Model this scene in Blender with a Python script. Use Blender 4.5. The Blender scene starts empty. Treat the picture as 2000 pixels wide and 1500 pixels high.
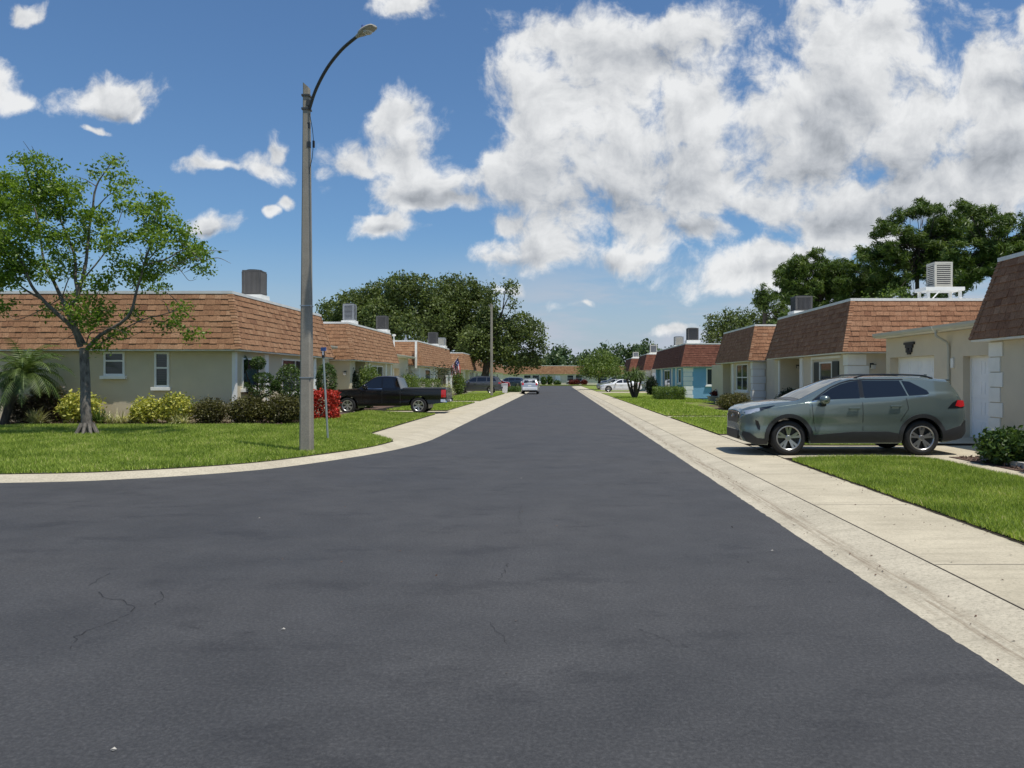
import bpy, bmesh, math, random
import numpy as np
from mathutils import Vector, Matrix, noise as mnoise
R = math.radians
random.seed(7); np.random.seed(7)
scene = bpy.context.scene
COL = scene.collection
# ------------------------------------------------------------------ camera
F = 1500.0; VX = 1090.0; VY = 738.0; CH = 1.65
cd = bpy.data.cameras.new('camera'); cam = bpy.data.objects.new('camera', cd); COL.objects.link(cam)
cam.location = (0, 0, CH); cam.rotation_euler = (R(90), 0, 0)
cd.sensor_width = 36; cd.lens = 27.0; cd.shift_x = -0.045; cd.shift_y = -0.006
cd.clip_start = 0.1; cd.clip_end = 3000
scene.camera = cam
def at(px, py, Y): return Vector(((px-VX)/F*Y, Y, CH+(VY-py)/F*Y))
# ------------------------------------------------------------------ sun and sky
SUN = Vector((.262, -.200, .944)).normalized()
EL = math.asin(SUN.z); AZ = math.atan2(SUN.x, SUN.y)
sd = bpy.data.lights.new('sun', 'SUN'); sun = bpy.data.objects.new('sun', sd); COL.objects.link(sun)
sd.energy = 4.2; sd.angle = R(.53); sd.color = (1, .955, .88)
sun.rotation_euler = SUN.to_track_quat('Z', 'Y').to_euler(); sun.location = (20, -20, 60)
scene.view_settings.view_transform = 'Standard'; scene.view_settings.look = 'None'
scene.view_settings.exposure = 0.07; scene.view_settings.gamma = 1
world = bpy.data.worlds.new("World"); scene.world = world; world.use_nodes = True
WT = world.node_tree; WT.nodes.clear()
CLOUDS = [(1130,190,140,90),(1230,130,170,75),(1050,325,100,90),(1200,320,200,130),(1370,350,140,100),(1240,430,180,70),(1350,455,100,38),
    (1060,490,130,40),(1190,497,90,22),(1045,235,55,55),(1330,215,95,75),(1110,65,100,45),(1300,50,150,50),(1385,60,60,50),
    (1650,180,150,130),(1710,70,120,90),(1600,290,150,125),(1770,270,130,140),(1560,240,60,100),(1850,370,170,90),(1960,330,130,110),(1690,410,140,60),
    (1930,150,95,85),(2010,240,90,90),(1520,410,90,36),(1990,45,40,35),(1500,525,130,44),(1420,545,60,22),(1700,455,130,50),
    (220,185,80,36),(275,215,30,15),(22,180,38,40),(55,208,34,18),(500,325,54,28),(530,298,30,24),(435,330,50,14),
    (820,365,100,44),(780,300,64,58),(760,225,44,44),(690,320,56,26),(880,395,54,20),(765,447,52,22),
    (385,438,46,19),(540,392,24,12),(503,415,20,11),(800,12,72,32),(15,12,40,20),(205,256,32,9),
    (1012,574,24,12),(1130,597,24,12),(1310,640,46,12),(990,440,46,26)]
def _n(g): return g.nodes, g.links
def vm(g, op, a, b=None, c=None):
    N, L = _n(g); n = N.new('ShaderNodeVectorMath'); n.operation = op
    for i, v in enumerate((a, b, c)):
        if v is None: continue
        if isinstance(v, tuple): n.inputs[i].default_value = v
        else: L.new(v, n.inputs[i])
    return n.outputs['Value'] if op == 'LENGTH' else n.outputs[0]
def mm(g, op, a, b=None, c=None, clamp=False):
    N, L = _n(g); n = N.new('ShaderNodeMath'); n.operation = op; n.use_clamp = clamp
    for i, v in enumerate((a, b, c)):
        if v is None: continue
        if isinstance(v, (int, float)): n.inputs[i].default_value = v
        else: L.new(v, n.inputs[i])
    return n.outputs[0]
def mrange(g, v, a, b, c, d, smooth=True):
    N, L = _n(g); n = N.new('ShaderNodeMapRange'); n.interpolation_type = 'SMOOTHSTEP' if smooth else 'LINEAR'
    L.new(v, n.inputs[0])
    for i, q in enumerate((a, b, c, d)): n.inputs[i+1].default_value = q
    return n.outputs[0]
def noise2(g, vec, s, det, rough, lac=2.0):
    N, L = _n(g); n = N.new('ShaderNodeTexNoise'); n.noise_dimensions = '2D'; n.inputs['Scale'].default_value = s; n.inputs['Detail'].default_value = det
    n.inputs['Roughness'].default_value = rough; n.inputs['Lacunarity'].default_value = lac
    L.new(vec, n.inputs['Vector']); return n
SHADES = [(1190,392,230,62),(1290,345,150,60),(1080,400,110,50),(1330,462,110,22),(1180,512,110,16),(1000,515,80,16),(1620,235,80,80),(1600,330,150,60),(1760,345,140,70),(1850,425,180,50),(1680,440,150,36),(1560,545,120,18),
    (830,385,90,20),(235,212,70,16),(1260,90,120,40),(1960,300,80,50),(1990,180,50,40),(770,455,40,9),(395,450,30,7)]
def blob_group(CLOUDS, k=.9, soft=.3, name='cloud_puffs'):
    """distance field of the cumulus puffs; centre and radii in tangent-plane units (1 = 45 degrees)"""
    g = bpy.data.node_groups.new(name, 'ShaderNodeTree')
    g.interface.new_socket('P', in_out='INPUT', socket_type='NodeSocketVector'); g.interface.new_socket('D', in_out='OUTPUT', socket_type='NodeSocketFloat')
    gi = g.nodes.new('NodeGroupInput'); go = g.nodes.new('NodeGroupOutput'); acc = None
    for (px, py, rx, ry) in CLOUDS:
        cx, cy = (px-VX)/F, (VY-py)/F; ix, iy = F/rx*k, F/ry*k
        l = vm(g, 'LENGTH', vm(g, 'MULTIPLY_ADD', gi.outputs[0], (ix, iy, 0), (-cx*ix, -cy*iy, 0)))
        acc = l if acc is None else mm(g, 'SMOOTH_MIN', acc, l, soft)
    g.links.new(mm(g, 'MAXIMUM', mm(g, 'SUBTRACT', 1.0, acc), -1.6), go.inputs[0]); return g
def build_world():
    g = WT; N = WT.nodes; L = WT.links; world.cycles.sampling_method = 'NONE'
    out = N.new('ShaderNodeOutputWorld'); bg = N.new('ShaderNodeBackground'); bg.inputs['Strength'].default_value = .1
    L.new(bg.outputs[0], out.inputs['Surface'])
    sky = N.new('ShaderNodeTexSky'); sky.sky_type = 'NISHITA'; sky.sun_disc = False
    sky.sun_elevation = EL; sky.sun_rotation = AZ; sky.altitude = 0; sky.air_density = 1.0; sky.dust_density = 1.0; sky.ozone_density = 1.6
    tc = N.new('ShaderNodeTexCoord'); sep = N.new('ShaderNodeSeparateXYZ'); L.new(tc.outputs['Generated'], sep.inputs[0])
    def mix(f, a, b):
        n = N.new('ShaderNodeMix'); n.data_type = 'RGBA'
        if isinstance(f, float): n.inputs[0].default_value = f
        else: L.new(f, n.inputs[0])
        for i, v in ((6, a), (7, b)):
            if isinstance(v, tuple): n.inputs[i].default_value = (*v, 1)
            else: L.new(v, n.inputs[i])
        return n.outputs[2]
    ay = mm(g, 'MAXIMUM', mm(g, 'ABSOLUTE', sep.outputs[1]), .12)
    u = mm(g, 'DIVIDE', sep.outputs[0], ay); v = mm(g, 'DIVIDE', sep.outputs[2], ay)
    cb = N.new('ShaderNodeCombineXYZ'); L.new(u, cb.inputs[0]); L.new(v, cb.inputs[1]); P = cb.outputs[0]
    w = noise2(g, P, 7, 3, .58)
    P1 = vm(g, 'MULTIPLY_ADD', vm(g, 'SUBTRACT', w.outputs['Color'], (.5, .5, .5)), (.12, .075, 0), P)
    bgp = blob_group(CLOUDS); sgp = blob_group(SHADES, .72, .4, 'cloud_bellies')
    def blobs(vec, gr):
        n = N.new('ShaderNodeGroup'); n.node_tree = gr; L.new(vec, n.inputs[0]); return n.outputs[0]
    B0 = blobs(P1, bgp); B1 = mm(g, 'MAXIMUM', blobs(P1, sgp), 0)
    Pw = vm(g, 'MULTIPLY_ADD', vm(g, 'SUBTRACT', w.outputs['Color'], (.5, .5, .5)), (.05, .05, 0), P)
    f0 = noise2(g, Pw, 13, 9, .60, 2.15).outputs['Fac']; f1 = noise2(g, vm(g, 'ADD', Pw, (.008, .024, 0)), 13, 6, .58, 2.15).outputs['Fac']
    co = noise2(g, vm(g, 'ADD', P, (3.1, 1.7, 0)), 4.2, 4, .55).outputs['Fac']
    edge = mm(g, 'MULTIPLY', mm(g, 'SUBTRACT', f0, .5), 3.2)
    D = mm(g, 'ADD', mm(g, 'ADD', mm(g, 'MULTIPLY', B0, 1.25), edge), mm(g, 'MULTIPLY', mm(g, 'SUBTRACT', co, .5), .7))
    alpha = mrange(g, D, -.38, .62, 0, 1)
    sh = mm(g, 'ADD', mm(g, 'MULTIPLY', mm(g, 'SUBTRACT', f0, f1), 1.2), mm(g, 'MULTIPLY', B1, -.50))
    sh = mm(g, 'ADD', sh, mm(g, 'MULTIPLY', mm(g, 'SUBTRACT', co, .5), -.35))
    sh = mm(g, 'SUBTRACT', mm(g, 'ADD', sh, .86), mrange(g, D, .5, 1.9, 0, .16), clamp=True)
    cr = N.new('ShaderNodeValToRGB'); L.new(sh, cr.inputs[0]); E = cr.color_ramp.elements
    E[0].position = .2; E[0].color = (.36, .385, .42, 1); E[1].position = 1.0; E[1].color = (.90, .91, .915, 1)
    e = E.new(.45); e.color = (.53, .555, .59, 1)
    e = E.new(.74); e.color = (.74, .755, .77, 1)
    cc = vm(g, 'MULTIPLY', cr.outputs[0], (9.0, 9.0, 9.0))
    hs = N.new('ShaderNodeHueSaturation'); hs.inputs['Saturation'].default_value = 1.0; hs.inputs['Value'].default_value = 1.0; hs.inputs['Hue'].default_value = .5
    L.new(vm(g, 'MULTIPLY', sky.outputs[0], (.68, .92, 1.12)), hs.inputs['Color']); base = hs.outputs[0]
    # thin streaky veil low over the horizon
    st = vm(g, 'MULTIPLY', P, (3.0, 16, 0))
    ns = noise2(g, st, 1.2, 6, .6).outputs['Fac']
    veil = mm(g, 'MULTIPLY', mrange(g, ns, .30, .62, .08, .80), mrange(g, v, .09, .18, 1, 0))
    veil = mm(g, 'MULTIPLY', veil, mrange(g, u, -.22, .10, .12, 1))
    veil = mm(g, 'ADD', veil, mrange(g, v, -.02, .20, .62, 0), clamp=True)
    base = mix(veil, base, (4.5, 5.05, 5.9))
    fin = mix(mm(g, 'MULTIPLY', alpha, .97), base, cc)
    fin = mix(mrange(g, sep.outputs[2], -.02, .0, 1, 0), fin, (1.6, 1.8, 1.6))
    L.new(fin, bg.inputs[0])
build_world()
# ------------------------------------------------------------------ naming helpers
def tag(o, label=None, cat=None, group=None, kind=None):
    if label: o['label'] = label
    if cat: o['category'] = cat
    if group: o['group'] = group
    if kind: o['kind'] = kind
    return o
def thing(name, label, cat, loc, group=None, rz=0.0):
    o = bpy.data.objects.new(name, None); COL.objects.link(o); o.location = loc; o.rotation_euler = (0, 0, rz)
    o.empty_display_size = .3
    return tag(o, label, cat, group)
def link_mesh(name, me, parent=None, loc=None):
    o = bpy.data.objects.new(name, me); COL.objects.link(o)
    if loc is not None: o.location = loc
    if parent is not None: o.parent = parent
    return o
class MB:
    """mesh collector: verts in WORLD coordinates (or local when org is zero)"""
    def __init__(s): s.v = []; s.f = []; s.m = []; s.r = []
    def face(s, pts, m=0, r=0.5):
        b = len(s.v); s.v.extend([tuple(p) for p in pts]); s.f.append(tuple(range(b, b+len(pts)))); s.m.append(m); s.r.append(r)
    def hexa(s, P, m=0, r=.5):
        b = len(s.v); s.v.extend([tuple(p) for p in P])
        for q in ((0,3,2,1),(4,5,6,7),(0,1,5,4),(1,2,6,5),(2,3,7,6),(3,0,4,7)):
            s.f.append(tuple(b+i for i in q)); s.m.append(m); s.r.append(r)
    def box(s, x0, x1, y0, y1, z0, z1, m=0, r=.5):
        x0, x1 = min(x0,x1), max(x0,x1); y0, y1 = min(y0,y1), max(y0,y1); z0, z1 = min(z0,z1), max(z0,z1)
        s.hexa([(x0,y0,z0),(x1,y0,z0),(x1,y1,z0),(x0,y1,z0),(x0,y0,z1),(x1,y0,z1),(x1,y1,z1),(x0,y1,z1)], m, r)
    def prism(s, poly, z0, z1, m=0, r=.5, caps=True):
        n = len(poly); b = len(s.v)
        a = sum(poly[i][0]*poly[(i+1) % n][1]-poly[(i+1) % n][0]*poly[i][1] for i in range(n))
        if a < 0: poly = poly[::-1]
        s.v.extend([(x, y, z0) for x, y in poly]); s.v.extend([(x, y, z1) for x, y in poly])
        for i in range(n):
            j = (i+1) % n; s.f.append((b+i, b+j, b+n+j, b+n+i)); s.m.append(m); s.r.append(r)
        if caps:
            s.f.append(tuple(b+n+i for i in range(n))); s.f.append(tuple(b+n-1-i for i in range(n))); s.m += [m, m]; s.r += [r, r]
    def tube(s, pts, rad, n=8, m=0, r=.5, cap=True):
        pts = [Vector(p) for p in pts]
        if not hasattr(rad, '__len__'): rad = [rad]*len(pts)
        b = len(s.v); up = None
        for i, p in enumerate(pts):
            d = (pts[min(i+1, len(pts)-1)]-pts[max(i-1, 0)]).normalized()
            if up is None:
                up = Vector((0,0,1)) if abs(d.z) < .9 else Vector((1,0,0))
            a = d.cross(up).normalized(); c = a.cross(d).normalized(); up = c
            for k in range(n):
                t = 2*math.pi*k/n
                s.v.append(tuple(p + a*math.cos(t)*rad[i] + c*math.sin(t)*rad[i]))
        for i in range(len(pts)-1):
            for k in range(n):
                s.f.append((b+i*n+k, b+(i+1)*n+k, b+(i+1)*n+(k+1) % n, b+i*n+(k+1) % n)); s.m.append(m); s.r.append(r)
        if cap:
            s.f.append(tuple(b+k for k in range(n))); s.m.append(m); s.r.append(r)
            q = b+(len(pts)-1)*n; s.f.append(tuple(q+n-1-k for k in range(n))); s.m.append(m); s.r.append(r)
    def lathe(s, prof, c=(0,0,0), axis='y', n=32, m=0, closed=False):
        b = len(s.v)
        for (rr, h) in prof:
            for k in range(n):
                t = 2*math.pi*k/n; A, B_ = rr*math.cos(t), rr*math.sin(t)
                p = (A, h, B_) if axis == 'y' else (A, B_, h)
                s.v.append((c[0]+p[0], c[1]+p[1], c[2]+p[2]))
        k_ = len(prof) if closed else len(prof)-1
        for i in range(k_):
            i2 = (i+1) % len(prof)
            for k in range(n):
                s.f.append((b+i*n+k, b+i*n+(k+1) % n, b+i2*n+(k+1) % n, b+i2*n+k)); s.m.append(m); s.r.append(.5)
    def build(s, name, mats, parent=None, smooth=False, bevel=0, org=None, attr=False, split=35):
        me = bpy.data.meshes.new(name)
        o_ = Vector(org) if org is not None else (parent_loc(parent) if parent is not None else None)
        if o_ is None:
            a = np.array(s.v); lo, hi = a.min(0), a.max(0)
            o_ = Vector(((lo[0]+hi[0])/2, (lo[1]+hi[1])/2, lo[2]))
            top = True
        else: top = parent is None
        vs = [(x-o_.x, y-o_.y, z-o_.z) for x, y, z in s.v]
        me.from_pydata(vs, [], s.f)
        if not isinstance(mats, (list, tuple)): mats = [mats]
        for q in mats: me.materials.append(q)
        me.polygons.foreach_set('material_index', s.m)
        if attr:
            at_ = me.attributes.new('rnd', 'FLOAT', 'FACE'); at_.data.foreach_set('value', s.r)
        bm = bmesh.new(); bm.from_mesh(me)
        if smooth: bmesh.ops.remove_doubles(bm, verts=bm.verts, dist=1e-5)
        if bevel:
            bmesh.ops.remove_doubles(bm, verts=bm.verts, dist=1e-5)
            es = [e for e in bm.edges if len(e.link_faces) == 2 and e.calc_face_angle(0) > .5]
            bmesh.ops.bevel(bm, geom=es, offset=bevel, segments=2, profile=.6, affect='EDGES', clamp_overlap=True)
        bmesh.ops.recalc_face_normals(bm, faces=bm.faces)
        if smooth:
            for f_ in bm.faces: f_.smooth = True
            for e in bm.edges:
                if len(e.link_faces) == 2 and e.calc_face_angle(0) > R(split): e.smooth = False
        bm.to_mesh(me); bm.free(); me.update()
        return link_mesh(name, me, parent, o_ if top else None)
def parent_loc(p):
    l = Vector((0, 0, 0))
    while p is not None: l += p.location; p = p.parent
    return l
def dup_tree(o, parent=None):
    c = o.copy(); COL.objects.link(c)
    if parent is not None: c.parent = parent
    for ch in list(o.children): dup_tree(ch, c)
    return c
# ------------------------------------------------------------------ materials
M = {}
def new_mat(name):
    m = bpy.data.materials.new(name); m.use_nodes = True; nt = m.node_tree; b = nt.nodes['Principled BSDF']; M[name] = m
    return m, nt, b
def nz(nt, scale, detail=5, rough=.55, coord='Object', stretch=None):
    tc = nt.nodes.new('ShaderNodeTexCoord'); n = nt.nodes.new('ShaderNodeTexNoise')
    n.inputs['Scale'].default_value = scale; n.inputs['Detail'].default_value = detail; n.inputs['Roughness'].default_value = rough
    if stretch:
        mp = nt.nodes.new('ShaderNodeMapping'); mp.inputs['Scale'].default_value = stretch
        nt.links.new(tc.outputs[coord], mp.inputs[0]); nt.links.new(mp.outputs[0], n.inputs['Vector'])
    else: nt.links.new(tc.outputs[coord], n.inputs['Vector'])
    return n.outputs['Fac']
def ramp(nt, fac, stops):
    r = nt.nodes.new('ShaderNodeValToRGB'); nt.links.new(fac, r.inputs[0]); e = r.color_ramp.elements
    while len(e) > 2: e.remove(e[-1])
    e[0].position = stops[0][0]; e[0].color = (*stops[0][1], 1); e[1].position = stops[-1][0]; e[1].color = (*stops[-1][1], 1)
    for p, c in stops[1:-1]:
        q = e.new(p); q.color = (*c, 1)
    return r.outputs[0]
def mixc(nt, f, a, b, mode='MIX'):
    n = nt.nodes.new('ShaderNodeMix'); n.data_type = 'RGBA'; n.blend_type = mode
    if isinstance(f, (int, float)): n.inputs[0].default_value = f
    else: nt.links.new(f, n.inputs[0])
    for i, v in ((6, a), (7, b)):
        if isinstance(v, tuple): n.inputs[i].default_value = (*v, 1)
        else: nt.links.new(v, n.inputs[i])
    return n.outputs[2]
def mth(nt, op, a, b=None, clamp=False):
    n = nt.nodes.new('ShaderNodeMath'); n.operation = op; n.use_clamp = clamp
    for i, v in enumerate((a, b)):
        if v is None: continue
        if isinstance(v, (int, float)): n.inputs[i].default_value = v
        else: nt.links.new(v, n.inputs[i])
    return n.outputs[0]
def bump(nt, b, h, strength=.3, dist=.02):
    n = nt.nodes.new('ShaderNodeBump'); n.inputs['Strength'].default_value = strength; n.inputs['Distance'].default_value = dist
    nt.links.new(h, n.inputs['Height']); nt.links.new(n.outputs[0], b.inputs['Normal'])
def mul(c, k): return tuple(min(1, x*k) for x in c)
def simple(name, col, rough=.7, var=.12, scale=3, bs=0, bscale=60, metal=0, spec=.5, coat=0):
    m, nt, b = new_mat(name)
    b.inputs['Roughness'].default_value = rough; b.inputs['Metallic'].default_value = metal; b.inputs['Specular IOR Level'].default_value = spec
    if var: nt.links.new(ramp(nt, nz(nt, scale), [(.3, mul(col, 1-var)), (.7, mul(col, 1+var))]), b.inputs['Base Color'])
    else: b.inputs['Base Color'].default_value = (*col, 1)
    if bs: bump(nt, b, nz(nt, bscale, 4), bs, .01)
    if coat: b.inputs['Coat Weight'].default_value = coat; b.inputs['Coat Roughness'].default_value = .04
    return m
def attr_mat(name, stops, rough=.8, noise_amt=.25, nscale=30, spec=.3, transl=0, bs=0):
    m, nt, b = new_mat(name); a = nt.nodes.new('ShaderNodeAttribute'); a.attribute_name = 'rnd'
    c = ramp(nt, a.outputs['Fac'], stops)
    if noise_amt: c = mixc(nt, 1, c, ramp(nt, nz(nt, nscale, 4), [(.3, (1-noise_amt,)*3), (.7, (1, 1, 1))]), 'MULTIPLY')
    nt.links.new(c, b.inputs['Base Color']); b.inputs['Roughness'].default_value = rough; b.inputs['Specular IOR Level'].default_value = spec
    if bs: bump(nt, b, nz(nt, 160, 3), bs, .005)
    if transl:
        t = nt.nodes.new('ShaderNodeBsdfTranslucent'); mx = nt.nodes.new('ShaderNodeMixShader'); mx.inputs[0].default_value = transl
        tcn = mixc(nt, 1, c, (1.3, 1.35, .7), 'MULTIPLY')
        nt.links.new(tcn, t.inputs['Color'])
        nt.links.new(b.outputs[0], mx.inputs[1]); nt.links.new(t.outputs[0], mx.inputs[2])
        nt.links.new(mx.outputs[0], nt.nodes['Material Output'].inputs['Surface'])
    return m
# asphalt: sealed, worn patches, faint scuffs
def make_asphalt():
    m, nt, b = new_mat('asphalt')
    big = nz(nt, .35, 6, .6); mid = nz(nt, 1.3, 9, .72); fine = nz(nt, 42, 6, .85); scuff = nz(nt, .8, 9, .72, stretch=(1.0, 1.9, 1))
    c = ramp(nt, big, [(.3, (.045, .0448, .0458)), (.55, (.053, .0525, .0535)), (.75, (.062, .061, .0615))])
    c = mixc(nt, 1, c, ramp(nt, mid, [(.3, (.80, .80, .80)), (.7, (1.16, 1.16, 1.15))]), 'MULTIPLY')
    c = mixc(nt, mth(nt, 'MULTIPLY', ramp(nt, scuff, [(.55, (0, 0, 0)), (.62, (1, 1, 1))]), .40), c, (.024, .024, .026))
    c = mixc(nt, 1, c, ramp(nt, fine, [(.25, (.42, .42, .42)), (.5, (1, 1, 1)), (.72, (2.0, 1.97, 1.92))]), 'MULTIPLY')
    nt.links.new(c, b.inputs['Base Color'])
    nt.links.new(ramp(nt, big, [(.3, (.62,)*3), (.7, (.8,)*3)]), b.inputs['Roughness']); b.inputs['Specular IOR Level'].default_value = .35
    bump(nt, b, fine, .55, .008)
make_asphalt()
def make_concrete(name, c0, c1, fs=45, speck=.30):
    m, nt, b = new_mat(name)
    big = nz(nt, .9, 7, .65); fine = nz(nt, fs, 6, .85); st = nz(nt, 1.6, 9, .75, stretch=(.5, 3.2, 1))
    c = ramp(nt, big, [(.3, c0), (.7, c1)])
    c = mixc(nt, 1, c, ramp(nt, fine, [(.34, (1-speck,)*3), (.5, (.95,)*3), (.66, (1.10,)*3)]), 'MULTIPLY')
    c = mixc(nt, mth(nt, 'MULTIPLY', ramp(nt, st, [(.50, (0,)*3), (.66, (1,)*3)]), .42), c, mul(c0, .66))
    nt.links.new(c, b.inputs['Base Color']); b.inputs['Roughness'].default_value = .9; b.inputs['Specular IOR Level'].default_value = .2
    bump(nt, b, fine, .4, .006)
make_concrete('concrete', (.42, .37, .27), (.56, .495, .365))
make_concrete('gutter_concrete', (.42, .37, .275), (.56, .50, .375), 34, .38)
def make_gutter():
    make_concrete('gutter_streaked', (.41, .365, .275), (.56, .50, .38), 34, .42)
    nt = M['gutter_streaked'].node_tree; b = nt.nodes['Principled BSDF']; src = b.inputs['Base Color'].links[0].from_socket
    tc = nt.nodes.new('ShaderNodeTexCoord'); sp = nt.nodes.new('ShaderNodeSeparateXYZ'); nt.links.new(tc.outputs['Object'], sp.inputs[0])
    wob = nz(nt, .45, 4, .6); x = mth(nt, 'ADD', sp.outputs[0], mth(nt, 'MULTIPLY', mth(nt, 'SUBTRACT', wob, .5), .22))
    d = mth(nt, 'ABSOLUTE', mth(nt, 'ADD', x, .03)); band = mth(nt, 'SUBTRACT', 1, mth(nt, 'MULTIPLY', d, 7.5), clamp=True)
    st = nz(nt, 1.0, 9, .75, stretch=(26, .9, 1)); f = mth(nt, 'MULTIPLY', ramp(nt, st, [(.44, (0,)*3), (.62, (1,)*3)]), mth(nt, 'MULTIPLY', band, .95))
    nt.links.new(mixc(nt, f, src, (.20, .15, .10)), b.inputs['Base Color'])
make_gutter()
make_concrete('pole_concrete', (.28, .25, .20), (.40, .36, .29))
simple('joint', (.06, .05, .04), .95)
simple('gutter_stain', (.32, .265, .19), .95, .3, 3)
simple('crack', (.022, .022, .024), .95, 0)
attr_mat('grass', [(0, (.11, .17, .025)), (.5, (.30, .40, .055)), (.85, (.46, .54, .11)), (1, (.60, .54, .25))], .6, 0, transl=.35)
def make_lawn():
    m, nt, b = new_mat('lawn_base')
    f = nz(nt, 22, 6, .7); g = nz(nt, 1.1, 5, .6)
    c = ramp(nt, f, [(.3, (.09, .12, .022)), (.5, (.19, .245, .045)), (.72, (.31, .36, .085))])
    c = mixc(nt, 1, c, ramp(nt, g, [(.3, (.8, .85, .8)), (.7, (1.15, 1.1, 1.1))]), 'MULTIPLY')
    nt.links.new(c, b.inputs['Base Color']); b.inputs['Roughness'].default_value = .85; b.inputs['Specular IOR Level'].default_value = .15
    bump(nt, b, f, .9, .06)
make_lawn()
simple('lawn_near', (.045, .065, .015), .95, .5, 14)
simple('field', (.07, .13, .03), .95, .3, .2)
simple('soil', (.045, .032, .02), .95, .3, 12, .6, 50)
simple('mulch', (.10, .060, .042), .95, .5, 16, 1.0, 40)
attr_mat('mulch_chips', [(0, (.05, .03, .02)), (.6, (.13, .08, .055)), (1, (.22, .16, .12))], .9, 0)
SH = [(0, (.27, .135, .074)), (.35, (.375, .198, .106)), (.7, (.44, .245, .135)), (1, (.52, .31, .18))]
attr_mat('shingle_tan', SH, .92, .48, 28, .2, bs=.6)
attr_mat('shingle_brown', [(p, (c[0]*.97, c[1]*.92, c[2]*.95)) for p, c in SH], .92, .48, 28, .2, bs=.6)
attr_mat('shingle_red', [(0, (.145, .058, .040)), (.5, (.195, .078, .052)), (1, (.245, .105, .070))], .92, .2, 35, .2, bs=.4)
simple('stucco_cream', (.64, .555, .385), .9, .05, 1.5, .5, 120, spec=.2)
simple('stucco_tan', (.66, .575, .43), .9, .05, 1.5, .5, 120, spec=.2)
simple('stucco_pale', (.74, .67, .53), .9, .05, 1.5, .5, 120, spec=.2)
simple('stucco_blue', (.22, .42, .58), .9, .05, 1.5, .5, 120, spec=.2)
simple('quoin_white', (.84, .82, .75), .85, .05, 3, .2, 80)
simple('trim_white', (.84, .82, .75), .5, .05, 2)
simple('gutter_cream', (.52, .50, .40), .5, .06, 2)
simple('door_white', (.88, .88, .87), .45, .04, 2)
simple('roof_deck', (.72, .72, .70), .9, .12, 1)
simple('roof_edge', (.74, .73, .68), .6, .08, 3)
simple('shutter_dark', (.02, .025, .022), .5, .1)
simple('shutter_blue', (.12, .24, .42), .6, .1)
simple('iron', (.018, .018, .018), .45, .1, spec=.5)
def glass(name, col, rough=.05):
    m, nt, b = new_mat(name); b.inputs['Base Color'].default_value = (*col, 1); b.inputs['Roughness'].default_value = rough
    b.inputs['Specular IOR Level'].default_value = .8; return m
glass('window_glass', (.03, .04, .042)); glass('tinted_glass', (.006, .007, .010), .03); glass('windscreen_glass', (.035, .05, .055), .03)
simple('blind', (.07, .07, .065), .7, .05)
simple('ac_dark', (.085, .08, .075), .6, .1); simple('ac_slat', (.15, .14, .13), .5, .1); simple('ac_cream', (.56, .53, .45), .6, .06); simple('ac_grey', (.27, .28, .29), .6, .08); simple('ac_coil', (.05, .055, .075), .7, .2)
simple('galv', (.38, .40, .41), .4, .15, 6, metal=.7)
simple('lamp_arm', (.07, .07, .065), .5, .2, 6, metal=.4); simple('lamp_head', (.40, .37, .31), .5, .2, 8); simple('lens', (.55, .52, .45), .2, 0)
simple('sign_blue', (.10, .16, .42), .4, .05); simple('sign_pale', (.66, .66, .74), .5, .05); simple('sign_post', (.34, .38, .36), .5, .1, metal=.4)
# vehicle paints
def paint(name, col, metal=.5, rough=.28):
    m, nt, b = new_mat(name); b.inputs['Base Color'].default_value = (*col, 1); b.inputs['Metallic'].default_value = metal
    b.inputs['Roughness'].default_value = rough; b.inputs['Coat Weight'].default_value = .25 if name == 'paint_black' else .8; b.inputs['Coat Roughness'].default_value = .05; return m
paint('paint_sage', (.185, .228, .210), .6, .27); paint('paint_black', (.004, .004, .005), 0, .22); paint('paint_grey', (.075, .078, .085), .4, .3)
paint('paint_silver', (.50, .51, .51), .6, .3); paint('paint_white', (.78, .79, .80), 0, .3); paint('paint_red', (.30, .012, .018), .2, .3); paint('paint_navy', (.03, .05, .09), .3, .3)
simple('cladding', (.022, .023, .024), .55, .1, 10); simple('tyre', (.014, .014, .014), .8, .2, 30); simple('chrome', (.7, .7, .72), .12, 0, metal=1); simple('alloy', (.42, .42, .42), .3, 0, metal=.85)
simple('alloy_dark', (.03, .03, .03), .4, 0); simple('tail_red', (.50, .008, .012), .15, 0, spec=.8); simple('head_clear', (.55, .58, .62), .08, 0, spec=.9, metal=.4); simple('black_trim', (.01, .01, .011), .3, 0)
simple('plate', (.7, .7, .66), .5, 0); simple('tonneau', (.035, .035, .037), .65, .1)
# bark and foliage
def bark(name, a, c, sc=9):
    m, nt, b = new_mat(name); n = nz(nt, sc, 6, .7, stretch=(1, 1, .45))
    nt.links.new(ramp(nt, n, [(.32, a), (.68, c)]), b.inputs['Base Color']); b.inputs['Roughness'].default_value = .95; bump(nt, b, n, .9, .03)
bark('bark', (.055, .045, .036), (.24, .215, .18)); bark('bark_light', (.16, .14, .11), (.38, .35, .30)); bark('bark_dark', (.03, .024, .018), (.10, .08, .062)); bark('bark_pale', (.26, .24, .21), (.50, .47, .42))
def leafm(name, d, m_, l, tr=.3, rough=.5):
    attr_mat(name, [(0, d), (.5, m_), (1, l)], rough, 0, spec=.35, transl=tr)
leafm('leaf_near', (.065, .12, .014), (.155, .245, .028), (.32, .42, .07), .45, .42)
leafm('leaf_oak', (.042, .064, .018), (.105, .140, .034), (.20, .235, .07), .25)
leafm('leaf_pine', (.040, .072, .014), (.092, .145, .026), (.18, .23, .055), .25)
leafm('leaf_far', (.045, .075, .032), (.085, .128, .052), (.15, .20, .09), .2)
leafm('leaf_lime', (.065, .10, .020), (.13, .19, .035), (.24, .30, .08), .3)
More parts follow.
